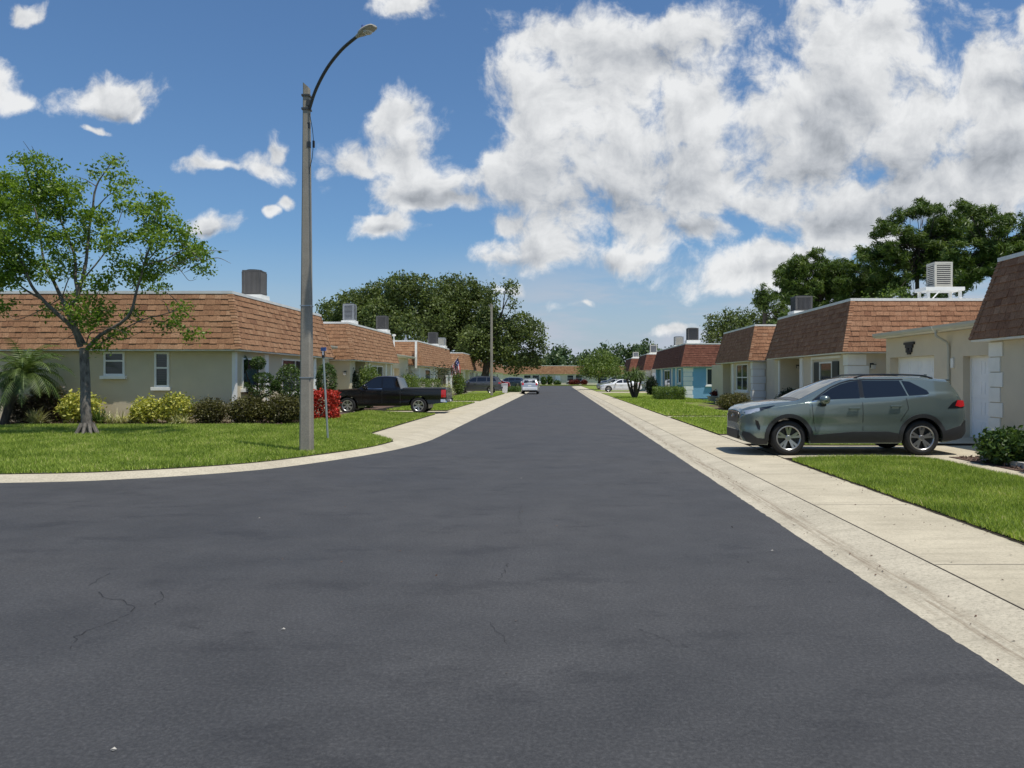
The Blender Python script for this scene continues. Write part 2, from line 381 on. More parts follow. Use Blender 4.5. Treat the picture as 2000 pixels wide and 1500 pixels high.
leafm('leaf_shrub', (.024, .050, .012), (.065, .115, .022), (.15, .21, .05), .25)
leafm('leaf_olive', (.045, .040, .018), (.095, .090, .025), (.17, .16, .04), .25)
leafm('leaf_brown', (.045, .030, .018), (.10, .075, .040), (.16, .12, .06), .2)
leafm('leaf_croton', (.10, .15, .03), (.42, .42, .07), (.78, .70, .20), .3)
leafm('leaf_striped', (.12, .15, .05), (.42, .42, .20), (.68, .62, .38), .25)
leafm('leaf_red', (.12, .03, .012), (.50, .03, .02), (.80, .10, .05), .25)
leafm('leaf_dark', (.008, .018, .008), (.018, .034, .014), (.035, .055, .022), .15)
leafm('leaf_palm', (.03, .06, .012), (.07, .12, .025), (.17, .22, .06), .25)
leafm('leaf_redhedge', (.05, .012, .008), (.13, .02, .014), (.22, .04, .02), .2)
simple('planter', (.40, .38, .33), .9, .15, 6); simple('edging', (.40, .38, .34), .9, .25, 5, .4, 40)
simple('flag_red', (.45, .02, .03), .8, .05); simple('flag_white', (.72, .70, .68), .8, .05); simple('flag_blue', (.03, .04, .16), .8, .05)
simple('bin_white', (.74, .75, .77), .5, .04)
simple('leaf_litter', (.45, .42, .36), .8, .05)
simple('joint_light', (.30, .27, .21), .95)
# ------------------------------------------------------------------ ground, road, pavements
def sheet_bm(poly, step=0, zf=None, y_first=True):
    bm = bmesh.new(); vs = [bm.verts.new((x, y, 0)) for x, y in poly]; f = bm.faces.new(vs)
    bmesh.ops.triangulate(bm, faces=[f])
    if step:
        xs = [p[0] for p in poly]; ys = [p[1] for p in poly]
        for lo, hi, ax in ((min(xs), max(xs), 0), (min(ys), max(ys), 1)):
            k = math.floor(lo/step)+1
            while k*step < hi:
                co = [0, 0, 0]; co[ax] = k*step; no = [0, 0, 0]; no[ax] = 1
                bmesh.ops.bisect_plane(bm, geom=bm.verts[:]+bm.edges[:]+bm.faces[:], plane_co=co, plane_no=no, dist=1e-4); k += 1
    if zf:
        for v in bm.verts: v.co.z = zf(v.co.x, v.co.y)
    return bm
def sheet(name, poly, mats, z=0.0, zf=None, step=0, skirt=0, parent=None, kind='structure', label=None):
    zf = zf or (lambda x, y: z)
    bm = sheet_bm(poly, step, zf)
    bmesh.ops.recalc_face_normals(bm, faces=bm.faces)
    for f in bm.faces:
        if f.normal.z < 0: f.normal_flip()
    if skirt:
        be = [e for e in bm.edges if e.is_boundary]
        r = bmesh.ops.extrude_edge_only(bm, edges=be)
        for v in [g for g in r['geom'] if isinstance(g, bmesh.types.BMVert)]: v.co.z -= skirt
        for f in [g for g in r['geom'] if isinstance(g, bmesh.types.BMFace)]: f.material_index = 1
    cx = sum(p[0] for p in poly)/len(poly); cy = sum(p[1] for p in poly)/len(poly)
    for v in bm.verts: v.co.x -= cx; v.co.y -= cy
    me = bpy.data.meshes.new(name); bm.to_mesh(me); bm.free()
    for q in (mats if isinstance(mats, list) else [mats]): me.materials.append(q)
    o = link_mesh(name, me, parent, (cx, cy, 0))
    if kind: o['kind'] = kind
    if label: o['label'] = label
    return o
def catmull(P, n=8):
    out = []
    for i in range(len(P)-1):
        p0 = P[max(i-1, 0)]; p1 = P[i]; p2 = P[i+1]; p3 = P[min(i+2, len(P)-1)]
        for k in range(n):
            t = k/n; out.append(tuple(.5*((2*b)+(-a+c)*t+(2*a-5*b+4*c-d)*t*t+(-a+3*b-3*c+d)*t**3) for a, b, c, d in zip(p0, p1, p2, p3)))
    out.append(tuple(P[-1])); return out
sheet('ground', [(-900, -300), (900, -300), (900, 1500), (-900, 1500)], M['field'], z=-.06)
# left asphalt edge, from the side street round the corner and up the street
EDGE = catmull([(-60, 10.6), (-30, 11.2), (-14, 11.75), (-8.77, 12.07), (-6.9, 12.6), (-5.4, 13.75), (-4.5, 15.4), (-3.85, 17.2), (-3.5, 19.0), (-3.35, 21), (-3.35, 26)], 6)
yy = 26.0; 
while yy < 146: yy += 2; EDGE.append((-3.35, yy))
rng = random.Random(3)
rightedge = []
yy = 146.0
while yy > -12:
    j = mnoise.noise(Vector((yy*1.3, 0, 0)))*.016+mnoise.noise(Vector((yy*8, 5, 0)))*.018
    rightedge.append((2.5+j, yy)); yy -= .06 if yy < 22 else 1.0
leftedge = [(x+mnoise.noise(Vector((y*2, x*2, 3)))*.02, y) for x, y in EDGE]
roadpoly = leftedge + [(-3.35, 151), (-70, 151), (-70, 159), (70, 159), (70, 151), (2.5, 151)] + rightedge + [(2.5, -30), (-70, -30)]
road = sheet('road', roadpoly, M['asphalt'], z=.0)
# cracks in the seal coat, thin dark ribbons lying on the road
def ribbon(mb, pts, w, z, jit=.02, step=.06):
    P = []
    for i in range(len(pts)-1):
        a, b = Vector((*pts[i], 0)), Vector((*pts[i+1], 0)); n = max(2, int((b-a).length/step))
        for k in range(n): P.append(a.lerp(b, k/n)+Vector((rng.uniform(-jit, jit), rng.uniform(-jit, jit), 0)))
    P.append(Vector((*pts[-1], 0)))
    for i in range(len(P)-1):
        if rng.random() < .22: continue
        a, b = P[i], P[i+1]; n = (b-a).cross(Vector((0, 0, 1))).normalized()*w*rng.uniform(.4, 1)
        mb.face([(a.x-n.x, a.y-n.y, z), (a.x+n.x, a.y+n.y, z), (b.x+n.x, b.y+n.y, z), (b.x-n.x, b.y-n.y, z)])
def gp(px, py): Y = CH*F/(py-VY); return ((px-VX)/F*Y, Y)
ck = MB()
for L_ in ([(195,1157),(205,1168),(235,1172),(262,1188),(250,1200),(200,1222),(165,1235),(150,1243),(140,1262),(138,1272)],
           [(175,1145),(190,1132),(215,1120)], [(318,1156),(318,1168),(305,1182)], [(985,1120),(992,1100),(975,1135)], [(960,1215),(975,1240),(990,1258)],
           [(370,1225),(440,1232),(520,1236)], [(1020,985),(1012,1010),(1018,1030)], [(1250,1230),(1330,1262),(1420,1282)]):
    q = [gp(*p) for p in L_]; ribbon(ck, q, .0036 if L_[0][0] < 330 else .0018, .004)
o = ck.build('crack', M['crack'], road); 
# kerb and gutter strips: swept profile
def sweep(name, path, widths, prof, mats, label=None):
    mb = MB(); rows = []
    for i, p in enumerate(path):
        a = path[max(i-1, 0)]; b = path[min(i+1, len(path)-1)]; d = Vector((b[0]-a[0], b[1]-a[1])).normalized(); n = Vector((-d.y, d.x))
        w = widths(i, p); rows.append([(p[0]+n.x*t*w, p[1]+n.y*t*w, z) for t, z in prof])
    for i in range(len(rows)-1):
        for k in range(len(prof)-1):
            mb.face([rows[i][k], rows[i+1][k], rows[i+1][k+1], rows[i][k+1]])
    o = mb.build(name, mats, smooth=True, split=60); o['kind'] = 'structure'
    for f in o.data.polygons: pass
    return o
lpath = EDGE
def lw(i, p):
    t = min(1, max(0, (p[1]-17.0)/3.5)) if p[0] > -6 else 0
    return .34+.31*t
KP = [(-.12, -.005), (.10, -.003), (.25, .010), (.62, .066), (.86, .09), (1.0, .092), (1.0, .0)]
sweep('kerb', lpath, lw, KP, M['gutter_concrete'])
rp = [(2.5, y) for y in np.arange(146, -30, -1.0)]
RP = [(-.20, -.006), (.12, -.004), (.22, .002), (.3, .010), (.62, .05), (1.0, .078)]
gut = sweep('gutter', rp, lambda i, p: .65, RP, M['gutter_streaked'])
# dirt line along the gutter
st = MB(); 
def dirt(x0, w, ya, yb, amp, z=.0145, m=0):
    y = ya
    while y < yb:
        a = x0+mnoise.noise(Vector((y*.9, x0*7, 1)))*amp; b = x0+mnoise.noise(Vector(((y+.25)*.9, x0*7, 1)))*amp
        w0 = w*max(.05, .6+mnoise.noise(Vector((y*1.7, x0*3, 8)))*1.6); w1 = w*max(.05, .6+mnoise.noise(Vector(((y+.25)*1.7, x0*3, 8)))*1.6)
        zz = lambda x: .0095+max(0, (x-2.695))*.19
        st.face([(a-w0, y, zz(a-w0)+.005), (a+w0, y, zz(a+w0)+.005), (b+w1, y+.25, zz(b+w1)+.005), (b-w1, y+.25, zz(b-w1)+.005)]); y += .25


pav = sheet('pavement', [(3.165, -30), (4.4, -30), (4.4, 146), (3.165, 146)], [M['concrete'], M['soil']], z=.080, skirt=.09)
jo = MB(); jo.face([(3.150, -10, .0825), (3.162, -10, .0825), (3.162, 60, .0825), (3.150, 60, .0825)]); jo.build('joint', M['joint'], pav)
sl = MB()
for y in np.arange(3.4, 60, 3.05):
    sl.face([(3.17, y, .0845), (4.39, y, .0845), (4.39, y+.012, .0845), (3.17, y+.012, .0845)])
sl.build('joint', M['joint_light'], pav)
ed_ = MB(); yq = 3.0
while yq < 15:
    w0, w1 = [.012+.05*max(0, mnoise.noise(Vector((t*2.3, 3, 0)))+.25)+.03*abs(mnoise.noise(Vector((t*9, 7, 0)))) for t in (yq, yq+.08)]
    ed_.face([(4.402-w0, yq, .0835), (4.43, yq, .0835), (4.43, yq+.08, .0835), (4.402-w1, yq+.08, .0835)]); yq += .08
ed_.build('soil_edge', M['soil'], pav)
sheet('pavement', [(-4.02, 18.9), (-4.02, 146), (-5.25, 146), (-5.25, 21.3)], [M['concrete'], M['soil']], z=.080, skirt=.09)
# ---- lawns
def sm(a, b, x): t = min(1, max(0, (x-a)/(b-a))); return t*t*(3-2*t)
def hl(x, y): return .105+.14*sm(13, 22.5, y)*sm(5.4, 9, -x)+mnoise.noise(Vector((x*.8, y*.8, 0)))*.008
def hr(x, y): return .11+mnoise.noise(Vector((x*.8, y*.8, 0)))*.008
back = []
for i, p in enumerate(lpath):
    if p[1] > 18.4 and p[0] > -6: break
    a = lpath[max(i-1, 0)]; b = lpath[i+1]; d = Vector((b[0]-a[0], b[1]-a[1])).normalized(); w = lw(i, p)+.01
    back.append((p[0]-d.y*w, p[1]+d.x*w))
lawnL = back + [(-4.05, 18.85), (-5.27, 21.3), (-5.27, 32.9), (-8.2, 32.9), (-8.2, 23.4), (-8.7, 22.9), (-12, 22.75), (-20, 22.8), (-60, 22.8)]
sheet('lawn', lawnL, [M['lawn_near'], M['soil']], zf=hl, step=1.0, skirt=.1)
lawnR = [(4.42, -20), (7.1, -20), (7.1, 11), (7.12, 14.3), (6.9, 14.85), (6.3, 15.0), (5.2, 14.95), (4.6, 14.7), (4.42, 14.4)]
sheet('lawn', lawnR, [M['lawn_near'], M['soil']], zf=hr, step=1.0, skirt=.1)
strip = [(4.6, 17.75), (8.6, 17.75), (8.6, 18.3), (4.6, 18.3)]
sheet('lawn', strip, [M['lawn_base'], M['soil']], zf=hr, step=1.0, skirt=.1)
lawnR2 = [(4.42, 21.1), (7.3, 21.1), (7.3, 30.2), (4.42, 30.2)]
lawnR3 = [(4.42, 31.4), (7.5, 31.4), (7.5, 48), (9.9, 48), (9.9, 79), (4.42, 79)]
lawnR4 = [(4.42, 88), (9.9, 88), (9.9, 100), (4.42, 100)]
lawnR5 = [(4.42, 104), (9.9, 104), (9.9, 146), (4.42, 146)]
lawnL2 = [(-5.27, 36.6), (-5.27, 48.6), (-8.2, 48.6), (-8.2, 36.6)]
lawnL3 = [(-5.27, 52.2), (-5.27, 75.6), (-8.8, 75.6), (-8.8, 52.2)]
lawnL4 = [(-5.27, 80.4), (-5.27, 95), (-9.6, 95), (-9.6, 80.4)]
lawnL5 = [(-5.27, 99), (-5.27, 146), (-9.6, 146), (-9.6, 99)]
for P_ in (lawnR2, lawnR3, lawnR4, lawnR5, lawnL2, lawnL3, lawnL4, lawnL5):
    sheet('lawn', P_, [M['lawn_base'], M['soil']], zf=hr, step=2.0, skirt=.1)
sheet('lawn', [(-70, 159.3), (70, 159.3), (70, 171), (-70, 171)], [M['lawn_base'], M['soil']], zf=hr, step=8, skirt=.1)
# ---- mulch beds
def bed(poly, z): return sheet('flower_bed', poly, [M['mulch'], M['soil']], zf=lambda x, y: z+mnoise.noise(Vector((x*3, y*3, 2)))*.02, step=.5, skirt=.15)
bed([(-34, 22.85), (-12, 22.8), (-8.75, 22.93), (-8.25, 23.4), (-8.25, 31.2), (-10.2, 31.2), (-10.2, 24.3), (-34, 24.3)], .24)
bed([(7.62, -5), (10.0, -5), (10.0, 14.98), (7.62, 14.98)], .11)
bed([(7.85, 27.2), (10.1, 27.2), (10.1, 47.5), (7.85, 47.5)], .11)
bed([(-10.2, 37.8), (-8.9, 37.8), (-8.9, 47), (-10.2, 47)], .11)
bed([(-10.2, 54), (-8.9, 54), (-8.9, 73), (-10.2, 73)], .11)
# ---- driveways and garden paths
def drive(name, x0, x1, y0, y1, z=.084): return sheet(name, [(x0, y0), (x1, y0), (x1, y1), (x0, y1)], [M['concrete'], M['soil']], z=z, skirt=.1)
drive('driveway', 4.43, 11.0, 15.02, 17.73); drive('driveway', 4.43, 11.0, 18.32, 21.08); drive('driveway', 7.32, 11.0, 21.09, 25.6, .1)
drive('garden_path', 7.13, 7.6, -10, 15.0, .104); drive('garden_path', 7.32, 7.8, 25.62, 47.9, .104); drive('garden_path', 4.43, 7.3, 30.22, 31.38)
drive('driveway', -11.5, -5.28, 32.92, 36.58, .07); drive('garden_path', -8.19, -7.85 -.0, 23.9, 32.9, .262) if False else None
drive('driveway', -11.5, -5.28, 48.62, 52.18, .07); drive('driveway', -12, -5.28, 75.62, 80.38, .07); drive('driveway', -12, -5.28, 95.02, 98.98, .07)
drive('driveway', 4.43, 12, 79.02, 87.98, .09); drive('driveway', 4.43, 12, 100.02, 103.98, .09)
# ---- grass blades (uncountable)
def in_poly(P, x, y):
    c = np.zeros(len(x), bool); n = len(P)
    for i in range(n):
        x1, y1 = P[i]; x2, y2 = P[(i+1) % n]
        k = ((y1 > y) != (y2 > y)); xi = (x2-x1)*(y-y1)/((y2-y1) if y2 != y1 else 1e-9)+x1
        c ^= k & (x < xi)
    return c
def grass(name, poly, box, dens, hgt, wid, zfun, label, seed):
    rs = np.random.RandomState(seed); x0, x1, y0, y1 = box; n = int((x1-x0)*(y1-y0)*dens)
    x = rs.uniform(x0, x1, n); y = rs.uniform(y0, y1, n); k = in_poly(poly, x, y); x, y = x[k], y[k]; n = len(x)
    z = np.array([zfun(a, b) for a, b in zip(x, y)])-.005
    az = rs.uniform(0, 2*np.pi, n); ln = hgt*rs.uniform(.55, 1.2, n); lean = rs.uniform(.15, .95, n)
    la = rs.uniform(0, 2*np.pi, n)
    w = wid*rs.uniform(.6, 1.2, n)
    c = np.stack([x, y, z], 1); s = np.stack([np.cos(az)*w, np.sin(az)*w, np.zeros(n)], 1)
    tip = c+np.stack([np.cos(la)*ln*lean, np.sin(la)*ln*lean, ln], 1)
    co = np.stack([c-s, c+s, tip], 1).reshape(-1, 3)
    patch = np.array([mnoise.noise(Vector((a*1.3, b*1.3, 9))) for a, b in zip(x, y)])
    rnd = np.clip(.45+patch*.35+rs.normal(0, .27, n), 0, 1)
    fast_mesh(name, co, 3, rnd, M['grass'], label, kind='stuff')
def fast_mesh(name, co, k, rnd, mat, label=None, kind=None, parent=None, org=None):
    nf = len(co)//k; me = bpy.data.meshes.new(name)
    if org is not None: co = co-np.array(org)
    me.vertices.add(len(co)); me.vertices.foreach_set('co', co.astype(np.float32).ravel())
    me.loops.add(nf*k); me.loops.foreach_set('vertex_index', np.arange(nf*k, dtype=np.int32))
    me.polygons.add(nf); me.polygons.foreach_set('loop_start', np.arange(0, nf*k, k, dtype=np.int32))
    try: me.polygons.foreach_set('loop_total', np.full(nf, k, dtype=np.int32))
    except Exception: pass
    a = me.attributes.new('rnd', 'FLOAT', 'FACE'); a.data.foreach_set('value', rnd.astype(np.float32))
    me.materials.append(mat); me.update(calc_edges=True); me.validate()
    o = link_mesh(name, me, parent)
    if kind: o['kind'] = kind
    if label: o['label'] = label; 
    return o
grass('grass', [(4.375 if x < 4.5 else x+.02, y) for x, y in lawnR], (4.37, 7.12, 4.5, 15), 4600, .062, .0052, hr, 'short green grass blades on the right verge beside the pavement', 1)
grass('grass', lawnL, (-16, -4, 11.9, 22.9), 2100, .075, .0085, hl, 'short green grass blades on the corner lawn round the lamp post', 2)
grass('grass', lawnL, (-8.2, -5.2, 22.9, 32.9), 1100, .08, .012, hl, 'short green grass blades beside the black pickup truck', 3)
grass('grass', strip, (4.6, 8.6, 17.7, 18.3), 1200, .06, .008, hr, 'narrow strip of grass blades between the two driveways', 4)
grass('grass', lawnR2, (4.42, 7.3, 21, 30.2), 700, .07, .011, hr, 'grass blades of the small square lawn behind the green car', 5)
grass('grass', lawnR3, (4.42, 9.9, 31.4, 64), 180, .09, .02, hr, 'grass blades of the lawn before the blue house', 6)
grass('grass', lawnL2, (-8.2, -5.27, 36.6, 48.6), 250, .09, .018, hr, 'grass blades of the lawn past the black pickup truck', 7)
grass('grass', lawnL3, (-8.8, -5.27, 52.2, 75.6), 120, .10, .025, hr, 'grass blades of the lawn round the far lamp post', 8)
def chips(poly, box, dens, z, label, seed):
    rs = np.random.RandomState(seed); x0, x1, y0, y1 = box; n = int((x1-x0)*(y1-y0)*dens)
    x = rs.uniform(x0, x1, n); y = rs.uniform(y0, y1, n); k = in_poly(poly, x, y); x, y = x[k], y[k]; n = len(x)
    c = np.stack([x, y, z+rs.uniform(0, .04, n)], 1); a = rs.normal(size=(n, 3)); a /= np.linalg.norm(a, axis=1)[:, None]; b = rs.normal(size=(n, 3)); b -= (a*b).sum(1)[:, None]*a; b /= np.linalg.norm(b, axis=1)[:, None]
    a *= rs.uniform(.02, .05, n)[:, None]; b *= rs.uniform(.008, .018, n)[:, None]
    fast_mesh('mulch', np.stack([c-a, c-b, c+a, c+b], 1).reshape(-1, 3), 4, rs.uniform(0, 1, n), M['mulch_chips'], label, 'stuff')
chips([(-20, 22.8), (-8.3, 22.8), (-8.3, 24.2), (-20, 24.2)], (-20, -8.3, 22.75, 24.2), 320, .25, 'brown mulch chips in the bed before the left house', 11)
chips([(7.7, 10), (9.9, 10), (9.9, 14.9), (7.7, 14.9)], (7.7, 9.9, 10, 14.9), 300, .11, 'brown mulch chips in the bed by the brick edging', 12)
rs_ = np.random.RandomState(77); n_ = 420
x_ = np.concatenate([rs_.normal(2.72, .10, 170), 4.36-np.abs(rs_.normal(0, .10, 130)), rs_.uniform(-3, 2.4, 40), rs_.uniform(3.2, 4.3, 80)]); y_ = rs_.uniform(2.8, 26, n_)
z_ = np.where(x_ > 3.17, .086, np.where(x_ > 2.5, .006+np.clip((x_-2.62)*.15, 0, .08), .003))
c_ = np.stack([x_, y_, z_+.004], 1); a_ = rs_.uniform(0, 6.28, n_); L1 = rs_.uniform(.006, .018, n_)
u_ = np.stack([np.cos(a_)*L1, np.sin(a_)*L1, rs_.uniform(0, .004, n_)], 1); v_ = np.stack([-np.sin(a_)*L1*.45, np.cos(a_)*L1*.45, rs_.uniform(0, .006, n_)], 1)
fast_mesh('leaf_litter', np.stack([c_-u_, c_-v_, c_+u_, c_+v_], 1).reshape(-1, 3), 4, rs_.uniform(0, 1, n_), M['mulch_chips'], 'tiny dry leaf bits scattered along the right gutter and pavement', 'stuff')
# ------------------------------------------------------------------ houses
ZE, ZT = 2.55, 4.33
class Fr:
    """wall frame: axis 'x' = wall lies in a plane of constant x, runs along y; o = outward sign"""
    def __init__(s, ax, c, o): s.ax, s.c, s.o = ax, c, o
    def box(s, mb, a0, a1, z0, z1, h0, h1, m=0):
        if s.ax == 'x': mb.box(s.c+s.o*h0, s.c+s.o*h1, a0, a1, z0, z1, m)
        else: mb.box(a0, a1, s.c+s.o*h0, s.c+s.o*h1, z0, z1, m)
    def pt(s, a, z, h): return (s.c+s.o*h, a, z) if s.ax == 'x' else (a, s.c+s.o*h, z)
def window(par, fr, a0, a1, z0, z1, cols=2, rows=1, fw=.06, sill=True, shutter=None, sw=.32, hbar=None, blind=False):
    mb = MB(); d = .045
    a0, a1 = min(a0, a1), max(a0, a1)
    fr.box(mb, a0, a1, z1-fw, z1, 0, d); fr.box(mb, a0, a1, z0, z0+fw, 0, d)
    fr.box(mb, a0, a0+fw, z0+fw, z1-fw, 0, d); fr.box(mb, a1-fw, a1, z0+fw, z1-fw, 0, d)
    for i in range(1, cols):
        a = a0+(a1-a0)*i/cols; fr.box(mb, a-.022, a+.022, z0+fw, z1-fw, 0, d-.008)
    if hbar or rows > 1:
        z = z0+(z1-z0)*(hbar or .5); fr.box(mb, a0+fw, a1-fw, z-.025, z+.025, 0, d-.004)
    w = mb.build('window', M['trim_white'], par)
    g = MB(); fr.box(g, a0+fw*.5, a1-fw*.5, z0+fw*.5, z1-fw*.5, -.02, .012); g.build('pane', M['window_glass'], w)
    if blind:
        b = MB(); z = z0+fw+.03
        while z < z1-fw-.02: fr.box(b, a0+fw+.005, a1-fw-.005, z, z+.012, .0125, .016); z += .055
        b.build('blind', M['blind'], w)
    if sill:
        s_ = MB(); fr.box(s_, a0-.08, a1+.06, z0-.11, z0-.002, 0, .12); s_.build('sill', M['trim_white'], w, bevel=.008)
    if shutter:
        for (p, q) in ((a0-sw-.02, a0-.02), (a1+.02, a1+sw+.02)):
            s_ = MB(); fr.box(s_, p, q, z0, z1, 0, .04)
            z = z0+.06
            while z < z1-.08: fr.box(s_, p+.04, q-.04, z, z+.03, .04, .052); z += .055
            s_.build('shutter', M[shutter], w)
    return w
def door(par, fr, a0, a1, z0, z1, mat='door_white', name='door'):
    mb = MB(); fr.box(mb, a0, a1, z0, z1, .0, .05)
    for (p, q) in ((z0+.15, z0+(z1-z0)*.45), (z0+(z1-z0)*.52, z1-.15)):
        for (u, v) in ((a0+.12, (a0+a1)/2-.05), ((a0+a1)/2+.05, a1-.12)): fr.box(mb, u, v, p, q, .05, .062)
    d = mb.build(name, M[mat], par)
    k = MB(); fr.box(k, a1-.12, a1-.06, z0+.95, z0+1.08, .05, .11); k.build('handle', M['chrome'], d, bevel=.01)
    return d
def garage_door(par, fr, a0, a1, z0, z1, rows=4, cols=4):
    mb = MB(); fr.box(mb, a0, a1, z0, z1, .0, .03); H = (z1-z0)/rows; W = (a1-a0)/cols
    for r in range(rows):
        fr.box(mb, a0+.01, a1-.01, z0+r*H+.008, z0+(r+1)*H-.008, .03, .045)
        for c in range(cols):
            A0, A1, Z0, Z1 = a0+c*W+.07, a0+(c+1)*W-.07, z0+r*H+.09, z0+(r+1)*H-.09
            for (p, q, u, v) in ((A0, A1, Z0, Z0+.02), (A0, A1, Z1-.02, Z1), (A0, A0+.02, Z0+.02, Z1-.02), (A1-.02, A1, Z0+.02, Z1-.02)): fr.box(mb, p, q, u, v, .045, .054)
    return mb.build('garage_door', M['door_white'], par)
def quoins(par, x, y, sx, sy, z0=.02, z1=2.46, wl=.62, ws=.50, h=.30, gap=.025, mat='quoin_white', xin=.30):
    """blocks wrapping an outside corner at (x,y); sx,sy = direction from the corner into the wall"""
    mb = MB(); z = z1; k = 0; p = .028
    while z > z0+.05:
        lo = max(z0, z-h+gap); w = wl if k % 2 == 0 else ws; u = xin if k % 2 else xin+.10
        mb.prism([(x-sx*p, y-sy*p), (x+sx*w, y-sy*p), (x+sx*w, y+sy*.001), (x+sx*.001, y+sy*.001), (x+sx*.001, y+sy*u), (x-sx*p, y+sy*u)], lo, z)
        z -= h; k += 1
    return mb.build('corner_stones', M[mat], par, bevel=.006)
def mansard(par, s, Xe, D, Y0, Y1, mat, ze=ZE, zt=ZT, ins=.45, rows=10, faces=('f', 'a', 'b'), seed=1):
    rr = random.Random(seed); mb = MB()
    x0, x1 = Xe, Xe+s*D
    E = [(x0, Y0), (x1, Y0), (x1, Y1), (x0, Y1)]
    T = [(x0+s*ins, Y0+ins), (x1-s*ins, Y0+ins), (x1-s*ins, Y1-ins), (x0+s*ins, Y1-ins)]
    for i in range(4):
        j = (i+1) % 4
        mb.face([(*E[i], ze), (*E[j], ze), (*T[j], zt), (*T[i], zt)], 0, .1)
    H = zt-ze; SL = math.hypot(H, ins); cx, cy = (x0+x1)/2, (Y0+Y1)/2
    def face_tabs(A, B, TA, TB, tw=.25):
        A, B, TA, TB = [Vector((*p, z)) for p, z in ((A, ze), (B, ze), (TA, zt), (TB, zt))]
        L = (B-A).length; u = (B-A).normalized(); upm = ((TA+TB)/2-(A+B)/2).normalized(); n = u.cross(upm)
        if n.dot(Vector((cx-A.x, cy-A.y, 0))) > 0: n = -n
        rh = SL/rows
        for r in range(rows):
            v0, v1 = r*rh-.012, min((r+1)*rh, SL)
            i0, i1 = ins*max(0, v0)/SL, ins*v1/SL
            a = -rr.uniform(0, tw)+i0
            while a < L-i0:
                w = tw*rr.uniform(.7, 1.25); p, q = max(a, i0), min(a+w, L-i0); a += w
                if q-p < .02: continue
                g = .004; th = rr.uniform(.016, .034); c = min(1, max(0, rr.gauss(.48, .17))); dv = rr.uniform(-.006, .012)
                P = lambda uu, vv, hh: A+u*uu+upm*vv+n*hh
                pt, qt = max(p, i1), min(q, L-i1)
                if qt <= pt: pt = qt = (p+q)/2
                t = [P(p+g, v0+dv, th), P(q-g, v0+dv, th), P(qt-g, v1, .008), P(pt+g, v1, .008)]
                lo = [P(p+g, v0+dv, 0), P(q-g, v0+dv, 0), P(qt-g, v1, 0), P(pt+g, v1, 0)]
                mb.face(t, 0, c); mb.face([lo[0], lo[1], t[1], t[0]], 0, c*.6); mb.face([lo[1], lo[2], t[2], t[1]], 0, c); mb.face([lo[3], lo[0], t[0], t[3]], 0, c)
    if 'f' in faces: face_tabs(E[3], E[0], T[3], T[0])
    if 'a' in faces: face_tabs(E[0], E[1], T[0], T[1])
    if 'b' in faces: face_tabs(E[2], E[3], T[2], T[3])
    # hip caps
    for (e, t, uy) in ((E[0], T[0], 1), (E[3], T[3], -1)):
        e = Vector((*e, ze)); t = Vector((*t, zt)); n = rows*2
        for k in range(n):
            a = e.lerp(t, k/n); b = e.lerp(t, min(1, (k+1.12)/n)); o = Vector((-s*.030, -uy*.030, .012)); o2 = o*.55
            c = min(1, max(0, rr.gauss(.6, .2))); W = .13
            mb.face([a+o, a+Vector((s*W, -uy*.030, .012)), b+Vector((s*W, -uy*.016, .01)), b+o2], 0, c)
            mb.face([a+o, a+Vector((-s*.030, uy*W, .012)), b+Vector((-s*.016, uy*W, .01)), b+o2], 0, c)
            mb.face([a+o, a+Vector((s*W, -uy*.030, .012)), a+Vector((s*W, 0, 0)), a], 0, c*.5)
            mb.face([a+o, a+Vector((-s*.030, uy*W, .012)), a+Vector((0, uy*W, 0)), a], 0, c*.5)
    # flat deck
    roof = mb.build('roof', [M[mat]], par, attr=True)
    dk = MB(); dk.face([(x, y, zt-.02) for x, y in T]); dk.build('roof_deck', M['roof_deck'], roof)
    e = MB(); w = .10; a0, a1 = sorted((T[0][0], T[1][0])); b0, b1 = T[0][1], T[2][1]; o = .035
    e.box(a0-o, a1+o, b0-o, b0+w, zt-.015, zt+.075); e.box(a0-o, a1+o, b1-w, b1+o, zt-.015, zt+.075)
    e.box(a0-o, a0+w, b0+w, b1-w, zt-.015, zt+.075); e.box(a1-w, a1+o, b0+w, b1-w, zt-.015, zt+.075)
    e.build('roof_edge', M['roof_edge'], roof)
    sf = MB(); sf.box(x0+s*.02, x1-s*.02, Y0+.02, Y1-.02, ze-.055, ze-.012); sf.build('soffit', M['trim_white'], roof)
    return roof
def wall_lamp(par, fr, a, z):
    mb = MB(); fr.box(mb, a-.05, a+.05, z-.12, z+.04, 0, .03); fr.box(mb, a-.03, a+.03, z, z+.03, .03, .16)
    fr.box(mb, a-.08, a+.08, z-.02, z, .09, .24)
    l = mb.build('wall_lamp', M['iron'], par)
    g = MB(); fr.box(g, a-.06, a+.06, z-.17, z-.021, .11, .22); g.build('lamp_glass', M['lens'], l)
